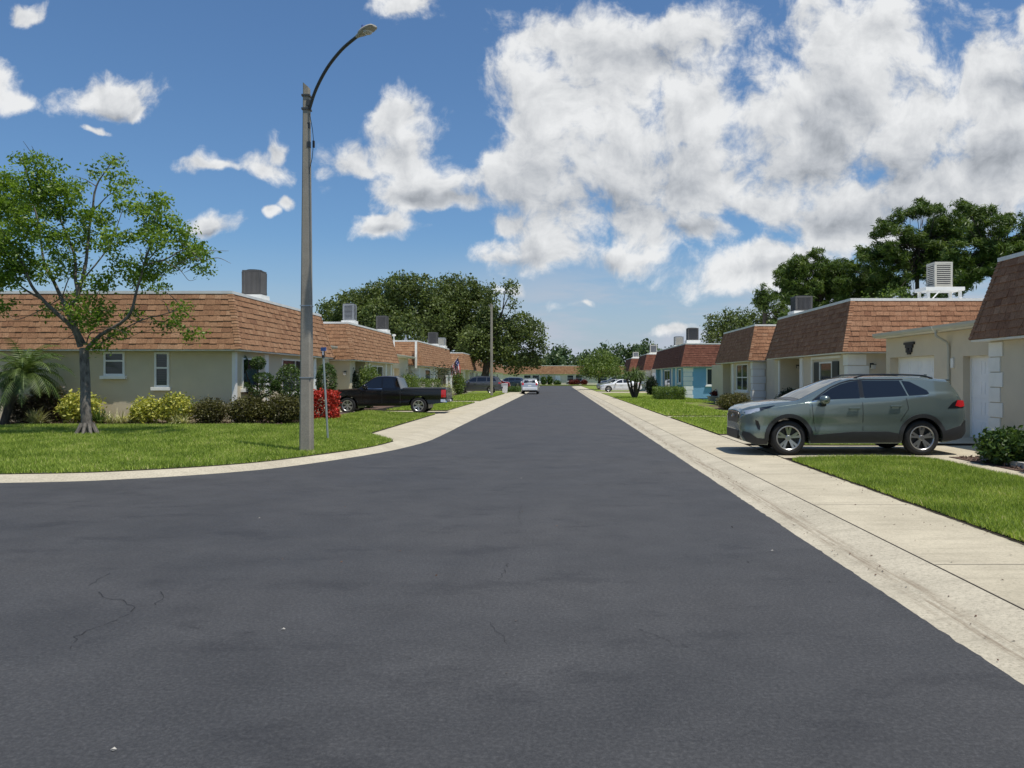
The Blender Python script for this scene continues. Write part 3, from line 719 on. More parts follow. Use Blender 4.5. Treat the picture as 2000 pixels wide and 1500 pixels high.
def garage_block(par, s, xw, xd, y0, y1, dy0, dy1, wall, zt=3.0, dz=2.28, z0=.02, xe=None, depth=6, slope=0, droof=None):
    """low flat-roofed garage: wall front at xw, door recessed at xd"""
    mb = MB(); b = xw+s*depth
    mb.box(xw, b, y0, dy0, z0, zt-.1); mb.box(xw, b, dy1, y1, z0, zt-.1); mb.box(xw, b, dy0+.001, dy1-.001, dz, zt-.1)
    mb.box(xd+s*.06, b, dy0+.001, dy1-.001, z0, dz-.001)
    mb.build('garage_wall', M[wall], par)
    garage_door(par, Fr('x', xd+s*.05, -s), dy0+.04, dy1-.04, z0+.06, dz-.05)
    t = MB(); fw = Fr('x', xd+s*.06, -s)
    fw.box(t, dy0, dy0+.06, z0+.05, dz, .0, .075); fw.box(t, dy1-.06, dy1, z0+.05, dz, .0, .075); fw.box(t, dy0+.06, dy1-.06, dz-.06, dz-.001, .0, .075)
    t.build('door_trim', M['trim_white'], par)
    xe = xe if xe is not None else xw-s*.4
    r = MB(); r.box(xe+s*.09, b, y0, y1, zt-.09, zt+.06); rf = r.build('garage_roof', M['trim_white'], par)
    g = MB()
    g.prism([(0, 0), (0, 0)], 0, 0) if False else None
    # half-round-ish gutter
    P = [(xe+s*.09, zt-.07), (xe+s*.015, zt-.07), (xe-s*.02, zt-.01), (xe-s*.025, zt+.055), (xe+s*.0, zt+.055), (xe+s*.01, zt-.02), (xe+s*.09, zt-.03)]
    n = len(P); bI = len(g.v)
    for y in (y0+.02, y1-.02): g.v.extend([(x, y, z) for x, z in P])
    for i in range(n):
        j = (i+1) % n; g.f.append((bI+i, bI+j, bI+n+j, bI+n+i)); g.m.append(0); g.r.append(.5)
    g.f.append(tuple(bI+i for i in range(n))); g.f.append(tuple(bI+n+i for i in range(n))); g.m += [0, 0]; g.r += [.5, .5]
    g.build('gutter', M['gutter_cream'], rf)
    return rf
def house(label, s, Y0, Y1, wall, roofm, Xe, D=15, notch=None, group='mansard roofed bungalows along the street', seed=1, z0=.02, **k):
    xw = Xe+s*.30
    h = thing('bungalow', label, 'house', ((Xe+s*D/2), (Y0+Y1)/2, z0), group)
    a, b = Y0+.33, Y1-.33; xb = Xe+s*(D-.35)
    poly = [(xw, a)]
    if notch:
        for (n0, n1, dp) in sorted(notch): poly += [(xw, n0), (xw+s*dp, n0), (xw+s*dp, n1), (xw, n1)]
    poly += [(xw, b), (xb, b), (xb, a)]
    mb = MB(); mb.prism(poly, z0, ZE-.06); mb.build('wall', M[wall], h)
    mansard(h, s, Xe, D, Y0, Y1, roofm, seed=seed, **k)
    return h, xw, a, b
XL, XR = -9.9, 9.7
# ---- left row
hA, xw, a, b = house('nearest cream house on the left with two small side windows, behind the street lamp', -1, 23.9, 33.9, 'stucco_cream', 'shingle_tan', XL, 22, notch=[(32.2, 33.2, .9)], seed=1, z0=.1)
fs = Fr('y', a, -1); ff = Fr('x', xw, 1)
window(hA, fs, -14.32, -13.66, 1.72, 2.47, cols=1, hbar=.62, blind=True); window(hA, fs, -12.72, -12.26, 1.36, 2.46, cols=1, hbar=.55, blind=True)
cb = MB(); cb.box(xw-.08, xw+.025, a-.025, a+.14, .12, 2.46); cb.build('corner_board', M['trim_white'], hA)
for y in (26.6, 31.9):
    p = MB(); ff.box(p, y, y+.32, .12, 2.46, 0, .06); p.build('pilaster', M['trim_white'], hA)
window(hA, ff, 28.3, 31.2, 1.05, 2.36, cols=2); window(hA, ff, 24.75, 26.1, 1.3, 2.30, cols=1)
r = garage_block(hA, -1, -11.1, -11.5, 33.65, 37.25, 34.2, 36.9, 'stucco_cream', zt=3.12, xe=-10.7)
hB, xw, a, b = house('second cream house on the left, behind the black pickup truck', -1, 37.3, 47.8, 'stucco_cream', 'shingle_tan', XL, 16, notch=[(38.6, 40.6, 1.0)], seed=2)
ff = Fr('x', xw, 1); window(hB, ff, 41.9, 44.6, 1.0, 2.33, cols=2)
for y in (41.2, 45.2, 46.6):
    p = MB(); ff.box(p, y, y+.3, .05, 2.46, 0, .06); p.build('pilaster', M['trim_white'], hB)
lp = Fr('y', a, -1); wall_lamp(hB, lp, -10.42, 1.95)
garage_block(hB, -1, -10.75, -11.1, 47.5, 54.2, 49.2, 52.0, 'stucco_cream', zt=3.12, xe=-10.35)
hC, xw, a, b = house('third house on the left with a white downpipe at its corner', -1, 56.0, 73.2, 'stucco_pale', 'shingle_tan', XL, 16, notch=[(65.0, 71.5, 1.2)], seed=3)
ff = Fr('x', xw, 1); window(hC, ff, 58.7, 61.2, .35, 2.36, cols=1, fw=.12, sill=False)
quoins(hC, xw, a, -1, 1, .03, 2.46)
p = MB(); ff.box(p, 62.6, 62.95, .05, 2.46, 0, .08); p.build('pilaster', M['trim_white'], hC)
dp = MB(); dp.box(-10.42, -10.28, 55.88, 56.02, 2.35, 4.30); dp.build('downpipe', M['trim_white'], hC)
garage_block(hC, -1, -10.9, -11.2, 54.25, 55.9, 54.5, 55.7, 'stucco_pale', zt=3.12, xe=-10.4)
hD, xw, a, b = house('fourth house on the left under the big oak, behind the dark grey car', -1, 83.0, 93.2, 'stucco_pale', 'shingle_tan', XL, 16, notch=[(84.5, 87.5, 1.2)], seed=4, rows=8)
ff = Fr('x', xw, 1); window(hD, ff, 88.4, 90.6, 1.0, 2.36)
garage_block(hD, -1, -11.1, -11.4, 73.3, 82.9, 75.9, 79.8, 'stucco_pale', zt=2.95, xe=-10.7)
hE, xw, a, b = house('fifth house on the left, small behind the oak trunk', -1, 123, 142, 'stucco_pale', 'shingle_tan', XL, 16, seed=5, rows=6)
ff = Fr('x', xw, 1); window(hE, ff, 127, 130, 1.0, 2.36)
window(hE, Fr('y', a, -1), -12.6, -11.0, 1.0, 2.3)
hE2, xw, a, b = house('house on the left between the fourth and the fifth, mostly hidden by the oak', -1, 99.5, 111, 'stucco_pale', 'shingle_tan', XL-.9, 16, seed=55, rows=6)
window(hE2, Fr('x', xw, 1), 103, 106, 1.0, 2.36)
# ---- right row
h1, xw, a, b = house('nearest house at the right edge with white quoins and a white garage door', 1, 3.0, 18.1, 'stucco_tan', 'shingle_brown', XR, 15, seed=11)
q = quoins(h1, xw, b, 1, -1, .02, 2.46, wl=.3, ws=.3, h=.345, gap=.02, xin=.42)
ff = Fr('x', xw, -1); window(h1, ff, 12.0, 14.2, 1.0, 2.2)
garage_block(h1, 1, 10.7, 10.90, 17.8, 21.08, 17.95, 20.3, 'stucco_tan', zt=3.02, xe=10.28, dz=2.22)
# house number on the lintel
def txt(name, body, size, loc, rot, mat, parent, ext=.006):
    c = bpy.data.curves.new(name, 'FONT'); c.body = body; c.size = size; c.extrude = ext; c.align_x = 'CENTER'
    tmp = bpy.data.objects.new('tmp', c); COL.objects.link(tmp); bpy.context.view_layer.update()
    me = bpy.data.meshes.new_from_object(tmp.evaluated_get(bpy.context.evaluated_depsgraph_get())); bpy.data.objects.remove(tmp)
    me.materials.clear(); me.materials.append(mat); o = bpy.data.objects.new(name, me); COL.objects.link(o)
    o.parent = parent; o.location = Vector(loc)-parent_loc(parent); o.rotation_euler = rot; return o
txt('house_number', '2305', .145, (10.685, 18.42, 2.41), (R(90), 0, R(-90)), M['iron'], h1)
mt = MB(); f2 = Fr('x', 10.7, -1); f2.box(mt, 20.72, 20.86, 1.92, 2.18, 0, .05); mt.build('electric_box', M['trim_white'], h1, bevel=.01)
dpp = MB(); dpp.tube([(10.33, 21.0, 2.95), (10.33, 21.0, 2.80), (10.62, 20.98, 2.62), (10.66, 20.97, 2.50), (10.66, 20.97, .15)], .04, 8); dpp.build('downpipe', M['gutter_cream'], h1, smooth=True)
h2, xw, a, b = house('second house on the right behind the green car, with dark window shutters', 1, 26.15, 35.8, 'stucco_tan', 'shingle_brown', XR, 15, notch=[(31.75, 34.55, 1.5)], seed=12)
garage_block(h2, 1, 10.72, 11.0, 21.09, 25.1, 21.9, 24.8, 'stucco_tan', zt=3.02, xe=10.28, dz=2.30)
ff = Fr('x', xw, -1); window(h2, ff, 27.95, 29.3, .75, 2.25, cols=1, shutter='shutter_dark', sw=.62, sill=False)
o = MB(); ff.box(o, 30.1, 30.2, .6, 2.36, 0, .06); ff.box(o, 27.1, 30.2, 2.36, 2.45, 0, .06); o.build('window_surround', M['trim_white'], h2)
quoins(h2, xw, a, 1, 1, .02, 2.46, wl=.62, ws=.72, h=.40, xin=.3)
for y, w in ((31.30, .36), (34.58, .12)):
    p = MB(); ff.box(p, y, y+w, .05, 2.46, -.001, .05); p.build('pilaster', M['trim_white'], h2)
lw_ = MB(); lw_.box(11.7, 14, 25.12, 26.46, .02, 2.48); lw_.build('link_wall', M['stucco_tan'], h2)
wall_lamp(h2, Fr('y', a, -1), 10.80, 2.12); wall_lamp(h2, Fr('y', 34.55, -1), 10.76, 2.20); door(h2, Fr('x', xw+1.5, -1), 32.0, 32.9, .05, 2.12, 'stucco_tan')
h3, xw, a, b = house('third house on the right, tan walls with white quoins beside the blue house', 1, 39.1, 47.4, 'stucco_tan', 'shingle_brown', XR, 15, notch=[(44.5, 46.6, 1.2)], seed=13)
ff = Fr('x', xw, -1); window(h3, ff, 40.4, 42.9, .95, 2.40, cols=2, hbar=.5); quoins(h3, xw, a, 1, 1, .02, 2.46, wl=.66, ws=.60, h=.37)
p = MB(); ff.box(p, 43.6, 44.0, .05, 2.46, 0, .06); p.build('pilaster', M['trim_white'], h3)
wall_lamp(h3, Fr('y', a, -1), 10.80, 2.25)
c3 = MB(); c3.box(10.6, 24, 35.85, 39.05, .02, 2.9); c3.build('link_wall', M['stucco_tan'], h3)
c3 = MB(); c3.box(10.4, 24, 47.45, 52.0, .02, 2.5); c3.build('link_wall', M['stucco_tan'], h3)
h4, xw, a, b = house('bright blue house with a dark red shingle roof and white quoins', 1, 60.6, 79.0, 'stucco_blue', 'shingle_red', XR, 15, notch=[(75.5, 78.2, 1.0)], seed=14)
quoins(h4, xw, a, 1, 1, .02, 2.46, wl=.72, ws=.66, h=.36)
ff = Fr('x', xw, -1); fs = Fr('y', a, -1); window(h4, fs, 11.75, 13.6, 1.05, 2.42, cols=2, fw=.09)
window(h4, ff, 62.3, 63.6, 1.2, 2.38, cols=1, fw=.1); window(h4, ff, 68.4, 72.0, .5, 2.38, cols=2, hbar=.5, fw=.12, shutter='shutter_blue', sw=.7)
for y in (64.6, 67.0, 73.4):
    p = MB(); ff.box(p, y, y+.6, .05, 2.46, 0, .05); p.build('pilaster', M['trim_white'], h4)
h5, xw, a, b = house('small red roofed house just past the blue house', 1, 87.2, 96.0, 'stucco_pale', 'shingle_red', XR, 15, seed=15, rows=8)
window(h5, Fr('x', xw, -1), 89.5, 92, 1.0, 2.36); quoins(h5, xw, a, 1, 1)
window(h5, Fr('y', a, -1), 11.3, 12.9, 1.0, 2.3)
c5 = MB(); c5.box(10.6, 24, 79.1, 87.1, .02, 2.75); c5.build('garage_wall', M['stucco_pale'], h5)
garage_door(h5, Fr('x', 10.6, -1), 81, 86, .06, 2.2)
h6, xw, a, b = house('farthest red roofed house on the right, behind the lime green tree', 1, 105.5, 114.5, 'stucco_pale', 'shingle_red', XR, 15, seed=16, rows=6)
window(h6, Fr('x', xw, -1), 108, 111, 1.0, 2.36)
c6 = MB(); c6.box(10.6, 24, 96.1, 105.4, .02, 2.75); c6.build('garage_wall', M['stucco_pale'], h6)
# ---- house across the end of the street (front faces us)
hx = thing('bungalow', 'long low cream house closing the far end of the street', 'house', (4, 180, .02))
mb = MB(); mb.box(-16, 22, 172.4, 186, .02, ZE-.06); mb.build('wall', M['stucco_pale'], hx)
mansard(hx, 1, -16.4, 38.8, 172, 186.4, 'shingle_tan', seed=20, rows=6, faces=('a',))
fe = Fr('y', 172.4, -1)
for (x0, x1) in ((-7.7, -6.1), (-5.8, -4.2), (2.0, 3.5), (3.9, 5.4), (9, 11), (15, 17)): window(hx, fe, x0, x1, .9, 2.3, cols=1, hbar=.5, fw=.08)
door(hx, fe, -.6, .5, .05, 2.15)
hy = thing('bungalow', 'cream house at the far end on the left, mostly hidden by the oak', 'house', (-38, 180, .02))
mb = MB(); mb.box(-56, -20, 172.4, 186, .02, ZE-.06); mb.build('wall', M['stucco_pale'], hy)
mansard(hy, 1, -56.4, 36.8, 172, 186.4, 'shingle_tan', seed=21, rows=6, faces=('a',))
window(hy, fe, -24, -22, .9, 2.3)
# ornament over the far garage door
om = MB(); fo = Fr('x', 10.72, -1)
for (a0, a1, z0, z1) in ((23.05, 23.75, 2.66, 2.74), (23.15, 23.65, 2.56, 2.66), (23.22, 23.38, 2.42, 2.56), (23.44, 23.60, 2.42, 2.56), (23.30, 23.52, 2.36, 2.48)): fo.box(om, a0, a1, z0, z1, 0, .05)
tag(om.build('wall_ornament', M['iron'], bevel=.015), 'black wrought iron ornament on the wall above the far garage door behind the green car', 'ornament')
# ---- air conditioners on the roofs
def ac(x, y, z, w, h, body, slat, label, style='v', stand=0, stand_w=1.0, d=None):
    d = d or w; t = thing('air_conditioner', label, 'air conditioner', (x, y, z), 'air conditioners on the flat roofs')
    zb = z+stand
    c = MB(); c.box(x-w/2+.03, x+w/2-.03, y-d/2+.03, y+d/2-.03, zb+.05, zb+h-.06); c.build('coil', M['ac_coil'], t)
    f = MB(); f.box(x-w/2, x+w/2, y-d/2, y+d/2, zb+h-.07, zb+h); f.box(x-w/2, x+w/2, y-d/2, y+d/2, zb, zb+.06)
    for sx in (-1, 1):
        for sy in (-1, 1): cx, cy = x+sx*(w/2-.04), y+sy*(d/2-.04); f.box(cx-.04, cx+.04, cy-.04, cy+.04, zb+.06, zb+h-.07)
    f.build('casing', M[body], t, bevel=.012)
    sl = MB(); n = 11
    for i in range(n):
        if style == 'v':
            a = x-w/2+.10+(w-.2)*i/(n-1); sl.box(a-.013, a+.013, y-d/2-.006, y-d/2+.028, zb+.06, zb+h-.07)
            b_ = y-d/2+.10+(d-.2)*i/(n-1); sl.box(x-w/2-.006, x-w/2+.028, b_-.013, b_+.013, zb+.06, zb+h-.07); sl.box(x+w/2-.028, x+w/2+.006, b_-.013, b_+.013, zb+.06, zb+h-.07)
        else:
            a = zb+.10+(h-.2)*i/(n-1); sl.box(x-w/2+.08, x+w/2-.08, y-d/2-.006, y-d/2+.03, a-.02, a+.012)
            sl.box(x-w/2-.006, x-w/2+.03, y-d/2+.08, y+d/2-.08, a-.02, a+.012); sl.box(x+w/2-.03, x+w/2+.006, y-d/2+.08, y+d/2-.08, a-.02, a+.012)
    sl.build('louvre', M[slat], t)
    g = MB(); g.lathe([(w*.42, 0), (w*.42, .03), (w*.38, .03), (w*.38, 0)], (x, y, zb+h), 'z', 20)
    for k in range(8):
        an = k*math.pi/8; dx, dy = math.cos(an)*w*.4, math.sin(an)*w*.4; g.tube([(x-dx, y-dy, zb+h+.022), (x+dx, y+dy, zb+h+.022)], .006, 4)
    g.build('fan_guard', M['iron'], t)
    p = MB()
    if stand:
        W = stand_w/2; D_ = max(d/2, .45)
        p.box(x-W, x+W, y-D_, y+D_, zb-.13, zb-.005)
        for sx in (-1, 1):
            for sy in (-1, 1): cx, cy = x+sx*(W-.13), y+sy*(D_-.1); p.box(cx-.045, cx+.045, cy-.045, cy+.045, z, zb-.13)
        p.tube([(x-W+.15, y-D_+.02, z+.08), (x-.2, y-D_+.02, zb-.15)], .025, 6)
        p.build('stand', M['trim_white'], t)
    else:
        p.box(x-w*.62, x+w*.62, y-d*.62, y+d*.62, z-.08 if z < 4.5 else 4.31, zb-.003); p.build('base', M['trim_white'], t)
    return t
ac(-10.95, 27.7, 4.62, .64, .88, 'ac_dark', 'ac_slat', 'large dark grey air conditioner on the nearest left house roof', 'v')
ac(-10.85, 40.0, 4.62, .56, .86, 'ac_grey', 'ac_grey', 'pale framed air conditioner on the second left house roof', 'h')
ac(-10.75, 47.0, 4.60, .62, .82, 'ac_dark', 'ac_dark', 'smaller dark air conditioner at the far end of the second left house roof', 'v')
ac(-10.9, 67.0, 4.60, .75, 1.0, 'ac_dark', 'ac_dark', 'dark air conditioner on the third left house roof', 'v')
ac(-10.7, 70.5, 4.60, .72, .72, 'ac_grey', 'ac_cream', 'low pale air conditioner just past the dark one on the third left house roof', 'h')
ac(14.1, 28.4, 4.35, .66, .92, 'ac_cream', 'ac_cream', 'cream louvred air conditioner raised on a white stand on the second right house roof', 'h', .62, 1.42)
ac(10.9, 34.4, 4.62, .76, .66, 'ac_dark', 'ac_dark', 'dark squat air conditioner at the far corner of the second right house roof', 'v')
ac(11.1, 63.5, 4.75, .88, 1.0, 'ac_dark', 'ac_dark', 'dark air conditioner on the blue house roof', 'v')
ac(11.0, 70.0, 4.60, .8, .8, 'ac_grey', 'ac_cream', 'pale grey air conditioner on the far part of the blue house roof', 'h')
ac(11.2, 90.5, 4.60, .8, .9, 'ac_cream', 'ac_grey', 'pale air conditioner on the roof just past the blue house', 'h')
ac(11.0, 109, 4.60, .8, .7, 'ac_cream', 'ac_grey', 'pale air conditioner on the farthest red roof', 'h')
# roof vents
def vent(x, y, h, w, label):
    mb = MB(); z = 4.30; mb.hexa([(x-w/2, y-w/2, z), (x+w/2, y-w/2, z), (x+w/2, y+w/2, z), (x-w/2, y+w/2, z), (x-w*.1, y-w*.1, z+h), (x+w*.1, y-w*.1, z+h), (x+w*.1, y+w*.1, z+h), (x-w*.1, y+w*.1, z+h)])
    mb.tube([(x, y, z+h), (x, y, z+h+.18)], .05, 8)
    tag(mb.build('roof_vent', M['galv']), label, 'vent')
vent(-11.6, 58.5, .45, .4, 'small pale pyramid vent on the third left house roof')
sp = MB(); sp.tube([(-10.9, 51, 2.9), (-10.9, 51, 4.45)], .05, 8); sp.lathe([(.0, .02), (.13, .0), (.13, -.09), (.05, -.12)], (-10.9, 51, 4.53), 'z', 10)
tag(sp.build('vent_pipe', M['trim_white']), 'white vent pipe with a cap between the second and third left roofs', 'vent')
# ------------------------------------------------------------------ vehicles
def lerpf(P):
    xs = [p[0] for p in P]; ys = [p[1] for p in P]
    return lambda x: float(np.interp(x, xs, ys))
class Car:
    def __init__(s, name, label, loc, rz, sp, cat='car', group=None):
        s.sp = sp; s.top = lerpf(sp['top']); s.bot0 = lerpf(sp['bot']); s.belt = lerpf(sp['belt']); s.plan = lerpf(sp['plan']); s.L = sp['L']
        s.tum = lerpf(sp['tum']) if isinstance(sp['tum'], list) else (lambda x: sp['tum'])
        s.root = thing(name, label, cat, loc, group, rz); s.build()
    def bot(s, x):
        z = s.bot0(x)
        for xc in s.sp['wheels']:
            d = abs(x-xc); Ra = s.sp['Ra']
            if d < Ra: z = max(z, s.sp['R']+math.sqrt(Ra*Ra-d*d)*s.sp.get('archf', 1.0))
        return z
    def hw(s, x, z):
        W = s.plan(x); zb = s.belt(x)
        if z <= zb:
            w = W
            if z < .5: w -= .05*((.5-z)/.3)**2
            w -= .035*(max(0, z-.78)/max(.2, zb-.78))**2
            w -= .018*math.exp(-((z-.62)/.10)**2)
            return w
        wb = W-.035
        return wb-(z-zb)*s.tum(x)-.012
    def topz(s, x, y):
        zt = s.top(x); r = s.sp.get('r', .06); we = max(.05, s.hw(x, zt-r)); t = min(1, abs(y)/we)
        return zt-.035*t**2-max(0, (t-.86)/.14)**2*(r-.02)
    def part(s, name, mb, mat, parent=None, **k): return mb.build(name, mat, parent or s.root, org=(0, 0, 0), **k)
    def build(s):
        sp = s.sp; L = s.L; Ra = sp['Ra']; xs = set(np.linspace(0, L, 70).round(4))
        for e in (.0, .01, .03, .06, .1, .15): xs.add(e); xs.add(round(L-e, 4))
        for p in sp['top']+sp['bot']: xs.add(round(p[0], 4))
        for xc in sp['wheels']:
            for t in np.linspace(0, math.pi, 25): xs.add(round(xc+Ra*math.cos(t), 4))
            xs.add(round(xc-Ra-.004, 4)); xs.add(round(xc+Ra+.004, 4))
        xs = sorted(x for x in xs if 0 <= x <= L); x2 = [xs[0]]
        for x in xs[1:]:
            if x-x2[-1] > .003: x2.append(x)
        xs = x2; rows = []
        r = sp.get('r', .06)
        for x in xs:
            zt, zl, zb = s.top(x), s.bot(x), s.belt(x); zs = max(zl+.03, zt-r); zb_ = min(max(zb, zl+.02), zs-.008)
            pts = [(0, zl), (s.hw(x, zl)*.85, zl)]
            for k in range(9): z = zl+(zb_-zl)*k/8; pts.append((s.hw(x, z), z))
            for k in range(1, 7): z = zb_+(zs-zb_)*k/6; pts.append((s.hw(x, z), z))
            we = s.hw(x, zs)
            for t in (.97, .93, .86, .7, .5, .25, 0): pts.append((we*t, s.topz(x, we*t)))
            rows.append(pts)
        mb = MB(); n = len(rows[0])
        for sg in (1, -1):
            b = len(mb.v)
            for x, pts in zip(xs, rows): mb.v.extend([(x, sg*y, z) for y, z in pts])
            for i in range(len(xs)-1):
                for k in range(n-1):
                    q = (b+i*n+k, b+(i+1)*n+k, b+(i+1)*n+k+1, b+i*n+k+1); mb.f.append(q if sg > 0 else q[::-1])
                    mb.m.append(1 if k < 1 else 0); mb.r.append(.5)
            for i in (0, len(xs)-1):
                mb.f.append(tuple(b+i*n+k for k in range(n))); mb.m.append(0); mb.r.append(.5)
        s.body = s.part('body', mb, [M[sp['paint']], M['black_trim']], smooth=True, split=38)
        for (nm, poly, mat, off, *rest) in sp['side']: s.side(nm, poly, mat, off, *rest)
        for (nm, poly, mat, off) in sp.get('topp', []): s.toppanel(nm, poly, mat, off)
        for (nm, poly, mat, off, end) in sp.get('ends', []): s.endpanel(nm, poly, mat, off, end)
        for xc in sp['wheels']:
            for sg in (-1, 1): s.wheel(xc, sg)
        ar = sp.get('arch')
        for xc in sp['wheels']:
            if ar:
                P = [(xc+(Ra-.005)*math.cos(t), sp['R']+(Ra-.005)*math.sin(t)) for t in np.linspace(-.12, math.pi+.12, 30)]
                Q = [(xc+(Ra+ar)*math.cos(t)*1.0, sp['R']+(Ra+ar)*math.sin(t)) for t in np.linspace(math.pi+.12, -.12, 30)]
                s.side('wheel_arch', P+Q, 'cladding', .022)
            # dark inner liner
            lm = MB(); W = s.plan(xc)-.06; ts = np.linspace(0, math.pi, 16)
            for i in range(15):
                a, b_ = ts[i], ts[i+1]; rr = Ra-.01
                lm.face([(xc+rr*math.cos(a), -W, sp['R']+rr*math.sin(a)), (xc+rr*math.cos(b_), -W, sp['R']+rr*math.sin(b_)), (xc+rr*math.cos(b_), W, sp['R']+rr*math.sin(b_)), (xc+rr*math.cos(a), W, sp['R']+rr*math.sin(a))])
            lm.box(xc-Ra*.9, xc+Ra*.9, -W+.28, W-.28, .22, sp['R']+Ra*.4)
            s.part('wheel_well', lm, M['black_trim'])
        for h in sp.get('handles', []):
            x, z = h
            for sg in (-1, 1):
                m_ = MB(); y = s.hw(x, z); m_.box(x-.11, x+.11, sg*(y+.018), sg*(y+.042), z-.016, z+.02); m_.box(x-.10, x-.07, sg*(y-.01), sg*(y+.02), z-.012, z+.012); m_.box(x+.07, x+.10, sg*(y-.01), sg*(y+.02), z-.012, z+.012)
                s.part('door_handle', m_, M[sp.get('handle_mat', sp['paint'])], bevel=.006)
        if 'mirror' in sp:
            x, z = sp['mirror']
            for sg in (-1, 1):
                y = s.hw(x, z-.05); m_ = MB(); c = (x, sg*(y+.13), z); b = len(m_.v)
                for i in range(9):
                    ph = -math.pi/2+math.pi*i/8
                    for k in range(14):
                        t = 2*math.pi*k/14; cz = math.sin(ph)
                        m_.v.append((c[0]+.105*math.cos(ph)**.6*math.cos(t), c[1]+.115*math.cos(ph)**.6*math.sin(t), c[2]+.085*cz))
                for i in range(8):
                    for k in range(14): m_.f.append((b+i*14+k, b+i*14+(k+1) % 14, b+(i+1)*14+(k+1) % 14, b+(i+1)*14+k)); m_.m.append(0); m_.r.append(.5)
                mo = s.part('mirror', m_, M[sp.get('mirror_mat', sp['paint'])], smooth=True)
                a = MB(); a.box(x-.05, x+.05, sg*(y-.02), sg*(y+.08), z-.13, z-.05); a.build('mirror_arm', M['black_trim'], mo, org=(0, 0, 0), bevel=.01)
        if sp.get('rails'):
            x0, x1 = sp['rails']
            for sg in (-1, 1):
                m_ = MB(); P = []
                for t in np.linspace(0, 1, 9):
                    x = x0+(x1-x0)*t; y = s.hw(x, s.top(x)-.07)*.86; P.append((x, sg*y, s.topz(x, y)+.045*min(1, min(t, 1-t)*8)+.004))
                m_.tube(P, .016, 8); s.part('roof_rail', m_, M['black_trim'], smooth=True)
    def seam(s, nm, pts, w=.006): pass
    def proj(s, bm, fn):
        for v in bm.verts: v.co = Vector(fn(v.co.x, v.co.y))
    def panel(s, nm, poly, mat, fn, inn, parent=None, step=.07):
        bm = bmesh.new(); vs = [bm.verts.new((a, b, 0)) for a, b in poly]; f = bm.faces.new(vs); bmesh.ops.triangulate(bm, faces=[f])
        for ax in (0, 1):
            lo = min(p[ax] for p in poly); hi = max(p[ax] for p in poly); k = 1
            while lo+k*step < hi:
                co = [0, 0, 0]; co[ax] = lo+k*step; no = [0, 0, 0]; no[ax] = 1
                bmesh.ops.bisect_plane(bm, geom=bm.verts[:]+bm.edges[:]+bm.faces[:], plane_co=co, plane_no=no, dist=1e-5); k += 1
        be = [e for e in bm.edges if e.is_boundary]; uv = {v: (v.co.x, v.co.y) for v in bm.verts}
        for f_ in bm.faces: f_.smooth = True
        r = bmesh.ops.extrude_edge_only(bm, edges=be)
        nv = [g for g in r['geom'] if isinstance(g, bmesh.types.BMVert)]; pos = {v: (v.co.x, v.co.y) for v in nv}
        nvs = set(nv)
        for v in bm.verts:
            a, b = v.co.x, v.co.y
            v.co = Vector(inn(a, b)) if v in nvs else Vector(fn(a, b))
        for e in be: e.smooth = False
        bmesh.ops.recalc_face_normals(bm, faces=bm.faces)
        me = bpy.data.meshes.new(nm); bm.to_mesh(me); bm.free(); me.materials.append(M[mat]); return link_mesh(nm, me, parent or s.root)
    def side(s, nm, poly, mat, off, depth=.03, sides=(-1, 1)):
        for sg in sides:
            s.panel(nm, poly, mat, lambda x, z: (x, sg*(s.hw(x, z)+off), z), lambda x, z: (x, sg*(s.hw(x, z)+off-depth-off*.5), z))
    def toppanel(s, nm, poly, mat, off):
        s.panel(nm, poly, mat, lambda x, y: (x, y, s.topz(x, y)+off), lambda x, y: (x, y, s.topz(x, y)-.02))
    def endx(s, y, z, end):
        rng_ = np.linspace(0, s.L*.35, 120)
        for t in rng_:
            x = t if end == 'f' else s.L-t
            if s.top(x) >= z and s.hw(x, z) >= abs(y): return x
        return x
    def endpanel(s, nm, poly, mat, off, end):
        sg = -1 if end == 'f' else 1
        s.panel(nm, poly, mat, lambda y, z: (s.endx(y, z, end)+sg*off, y, z), lambda y, z: (s.endx(y, z, end)-sg*.03, y, z), step=.05)
    def wheel(s, xc, sg):
        sp = s.sp; Rr = sp['R']; W = .115; yo = s.plan(xc)-.02; yc = yo-W; rim = sp.get('rim', Rr*.66)
        w = bpy.data.objects.new('wheel', None); COL.objects.link(w); w.parent = s.root; w.location = (xc, sg*yc, Rr); w.empty_display_size = .2
        t = MB(); pr = [(rim, -W*.85), (rim+.02, -W), (Rr-.05, -W*1.03), (Rr-.012, -W*.85), (Rr, -W*.6), (Rr, W*.6), (Rr-.012, W*.85), (Rr-.05, W*1.03), (rim+.02, W), (rim, W*.85)]
        t.lathe(pr, (0, 0, 0), 'y', 40, closed=True); t.build('tyre', M['tyre'], w, org=(0, 0, 0), smooth=True, split=50)
        m_ = MB(); o = sg
        m_.lathe([(rim+.004, o*W*.98), (rim-.008, o*W*1.0), (rim-.022, o*W*.9), (rim-.03, o*W*.3), (rim-.03, -o*W*.8), (rim+.004, -o*W*.8)], (0, 0, 0), 'y', 40, closed=True)
        m_.lathe([(.0, o*W*.80), (.045, o*W*.80), (.062, o*W*.70), (.062, o*W*.4)], (0, 0, 0), 'y', 20)
        ns = sp.get('spokes', 5)
